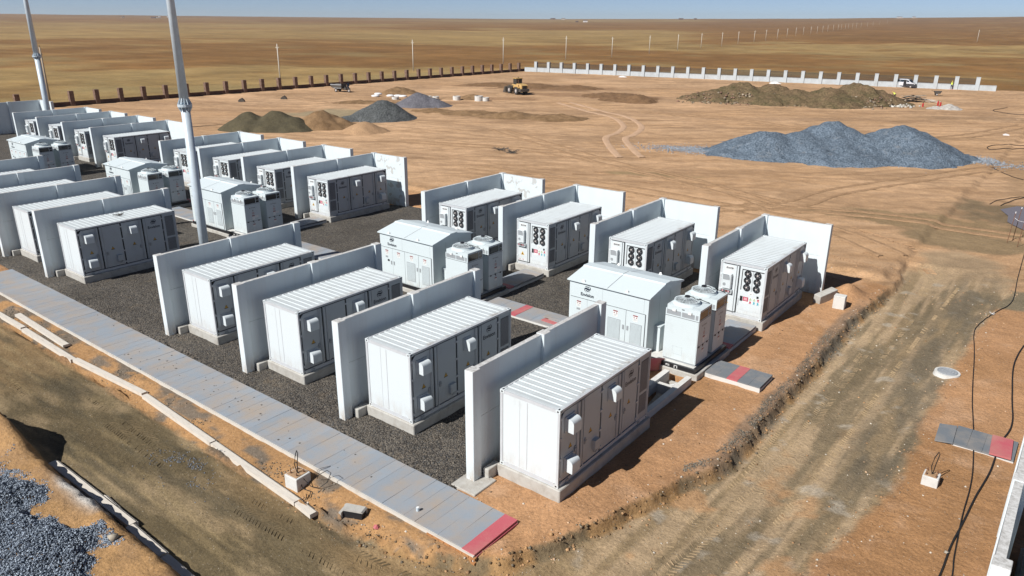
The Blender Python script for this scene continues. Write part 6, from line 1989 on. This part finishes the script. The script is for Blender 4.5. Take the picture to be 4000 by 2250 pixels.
# cables snaking down the right side
def cable(pts, r, label, sag=0):
    P = [Vector((a, b, 0)) for a, b in pts]; out = []
    for i in range(len(P)-1):
        p0, p1, p2, p3 = P[max(i-1, 0)], P[i], P[i+1], P[min(i+2, len(P)-1)]
        for k in range(8):
            t_ = k/8
            q = .5*((2*p1)+(-p0+p2)*t_+(2*p0-5*p1+4*p2-p3)*t_*t_+(-p0+3*p1-3*p2+p3)*t_**3)
            out.append(q)
    a = np.array([(q.x, q.y) for q in out]); z = ground_z(a[:, 0], a[:, 1])
    return single('cable', MB().tube([(q.x, q.y, zz+r*1.1+.02) for q, zz in zip(out, z)], r, 6), 'cable', label, 'cable', (0, 0, 0), 0, 'black cables on the ground', True)
cable([(9.2, 43), (9.42, 36.7), (9.63, 31.5), (9.12, 29.1), (8.82, 27.8), (8.6, 25.5), (9.1, 21.6), (9.65, 17), (10.1, 14), (10.5, 11), (10.64, 9.3), (10.69, 7.4), (10.82, 5.1), (10.92, 4.1), (11, 2)], .02, 'long black cable running down the right side past the manhole')
cable([(11.2, 27), (10.83, 24.7), (10.69, 21.7), (10.99, 18), (11.26, 15.2), (11.08, 13.2), (11.04, 10.9), (10.87, 8.9), (10.77, 7.2), (10.66, 5.5), (10.64, 4), (10.5, 2)], .028, 'thicker black cable nearer the right wall crossing the red slab')
cable([(10.2, 71), (9.3, 66.5), (8.1, 65.2), (6.8, 62.5), (6.0, 58.6)], .03, 'black cable in the yard above the puddle, left one')
cable([(8.3, 64.2), (7.0, 63.9), (5.6, 61), (5.2, 58.8)], .025, 'short black cable curving off beside the yard cable above the puddle')
cable([(8, 100), (4, 97), (1.5, 92), (0.8, 95), (3.5, 100), (7, 104)], .035, 'black hose looped in the yard at the right picture edge')
cable([(-3, 150), (-4.5, 143), (-1, 139), (4, 141), (12, 146)], .04, 'black hose looped beside the far white rubble')
cable([(2, 83), (3.4, 78.5), (5.2, 75), (7.5, 72.5), (10, 68)], .025, 'thin black cable crossing the yard right of the stone heap')
single('plastic_bag', MB().extrude([(-.35, 0), (.4, 0), (.3, .16), (0, .22), (-.3, .12)], 'y', -.2, .2), 'plastic_white', 'white plastic scrap lying on the far right yard', 'plastic', (1.2, 108, gz(1.2, 108)), .4)
mb = MB()
r = random.Random(9)
for i in range(10):
    a = r.uniform(0, 6.3)
    mb.tube([(0, 0, .05), (.14*math.cos(a), .14*math.sin(a), r.uniform(.05, .18))], .008, 4)
single('tape_knot', mb, 'plastic_white', 'white tape knotted round the long cable beside the road', 'tape', (9.0, 28.6, gz(9, 28.6)+.03))
# survey stakes by the puddle
for k, (x, y, h, lab) in enumerate(((7.9, 45.7, 2.3, 'dark survey stake with white tip, left one of three by the puddle'), (8.15, 46.6, 2.5, 'dark survey stake with white tip, tallest of three by the puddle'), (8.6, 44.9, 2.2, 'dark survey stake with white tip, right one of three by the puddle'))):
    t = thing('survey_stake', lab, 'stake', (x, y, gz(x, y)))
    part(t, 'rod', MB().cyl((0, 0, -.2), (.1, .1, h-.12), .022, n=6), 'rust')
    part(t, 'tip', MB().cyl((.1, .1, h-.12), (.105, .105, h), .028, n=6), 'plastic_white')
single('guard_tape', MB().tube([(8.0, 45.8, 1.85), (8.3, 45.4, 1.75), (8.7, 45.0, 1.8)], .012, 4), 'plastic_white', 'white tape strung between the survey stakes by the puddle', 'tape', (0, 0, gz(8.2, 45.5)))
# bits on the paving and around
t = thing('tin_can', 'small shiny tin can standing on the grey paving near the red slab', 'can', (-3.1, -3.38, .13))
part(t, 'body', MB().cyl((0, 0, 0), (0, 0, .13), .055, .055, 14), 'galv'); part(t, 'lid', MB().cyl((0, 0, .13), (0, 0, .134), .05, .05, 14), 'label_white')
mb = MB()
r = random.Random(4)
for i in range(60):
    x = -17+r.gauss(0, 4.5); y = -2.8+r.gauss(0, .5); s_ = r.uniform(.012, .035)
    mb.box(x-s_, y-s_, .127, x+s_, y+s_, .135)
tag(link('paving_crumbs', mb.mesh('paving_crumbs', 'dusty_dark')), 'dark crumbs sprinkled on the grey paving', 'crumbs', kind='stuff')
for k, (x, y, s_, lab) in enumerate(((-9.0, -10.2, .2, 'single rounded rock on the earth bank in the lower left'), (10.6, 5.1, .09, 'pale stone wedged under the right-hand cables'))):
    me = stones_mesh('rock', np.array([[0, 0, s_*.5]]), np.array([s_]), np.array([[.34, .3, .24]]))
    tag(link('rock', me, None, (x, y, gz(x, y))), lab, 'rock')
mb = MB()
r = random.Random(6)
for i in range(6):
    a = r.uniform(0, 6.3)
    mb.add([(0, 0, .1), (.14*math.cos(a), .14*math.sin(a), .02), (.12*math.cos(a+.8), .12*math.sin(a+.8), .0)], [(0, 1, 2)])
single('red_scrap', mb, 'slab_red', 'torn red scrap on the earth verge beside the paving', 'scrap', (-3.75, -4.55, gz(-3.75, -4.55)))
# hollow dug into the verge: a dark culvert mouth of concrete
t = thing('culvert_mouth', 'broken concrete culvert mouth sticking out of the verge below the paving', 'culvert', (-4.75, -4.6, gz(-4.75, -4.6)-.02), .35)
part(t, 'lip', MB().box(-.45, -.22, -.1, -.36, .22, .2).box(-.45, .16, -.1, .35, .22, .24).extrude([(-.45, .2), (.35, .24), (.3, .29), (-.4, .27)], 'y', -.1, .22), 'concrete')
part(t, 'hollow_shade_block', MB().box(-.355, -.12, -.08, .33, .155, .195), 'seal')  # solid black block, its colour standing in for shade inside the culvert
part(t, 'soil_plug', MB().extrude([(-.5, -.05), (-.36, -.05), (-.38, .12), (-.46, .16)], 'y', -.24, .2), 'soil_tan')
mb = MB()
for i in range(14):
    a = r.uniform(0, 6.3); L = r.uniform(.1, .4)
    mb.tube([(r.gauss(0, .15), r.gauss(0, .1), .02), (L*math.cos(a), L*math.sin(a), r.uniform(.02, .12))], .014, 4)
single('twigs', mb, 'dusty_dark', 'dark twigs lying on the roof of the container left of the mast', 'twigs', (-35.6, 3.2, BASE+CH+.01))

# ------------------------------------------------------------------ thin dust haze over the plain
M = bpy.data.materials.new('haze_air'); M.use_nodes = True
nn_ = M.node_tree; nn_.nodes.clear()
ou = nn_.nodes.new('ShaderNodeOutputMaterial'); pv = nn_.nodes.new('ShaderNodeVolumePrincipled')
pv.inputs['Color'].default_value = (.86, .88, .92, 1); pv.inputs['Density'].default_value = .00011; pv.inputs['Anisotropy'].default_value = .2
nn_.links.new(pv.outputs[0], ou.inputs['Volume'])
MATS['haze_air'] = M
hz_o = tag(link('haze', MB().box(-4700, -140, -60, 1600, 4700, 60).mesh('haze', 'haze_air')), 'thin pale dust haze hanging over the steppe', 'haze', kind='stuff')
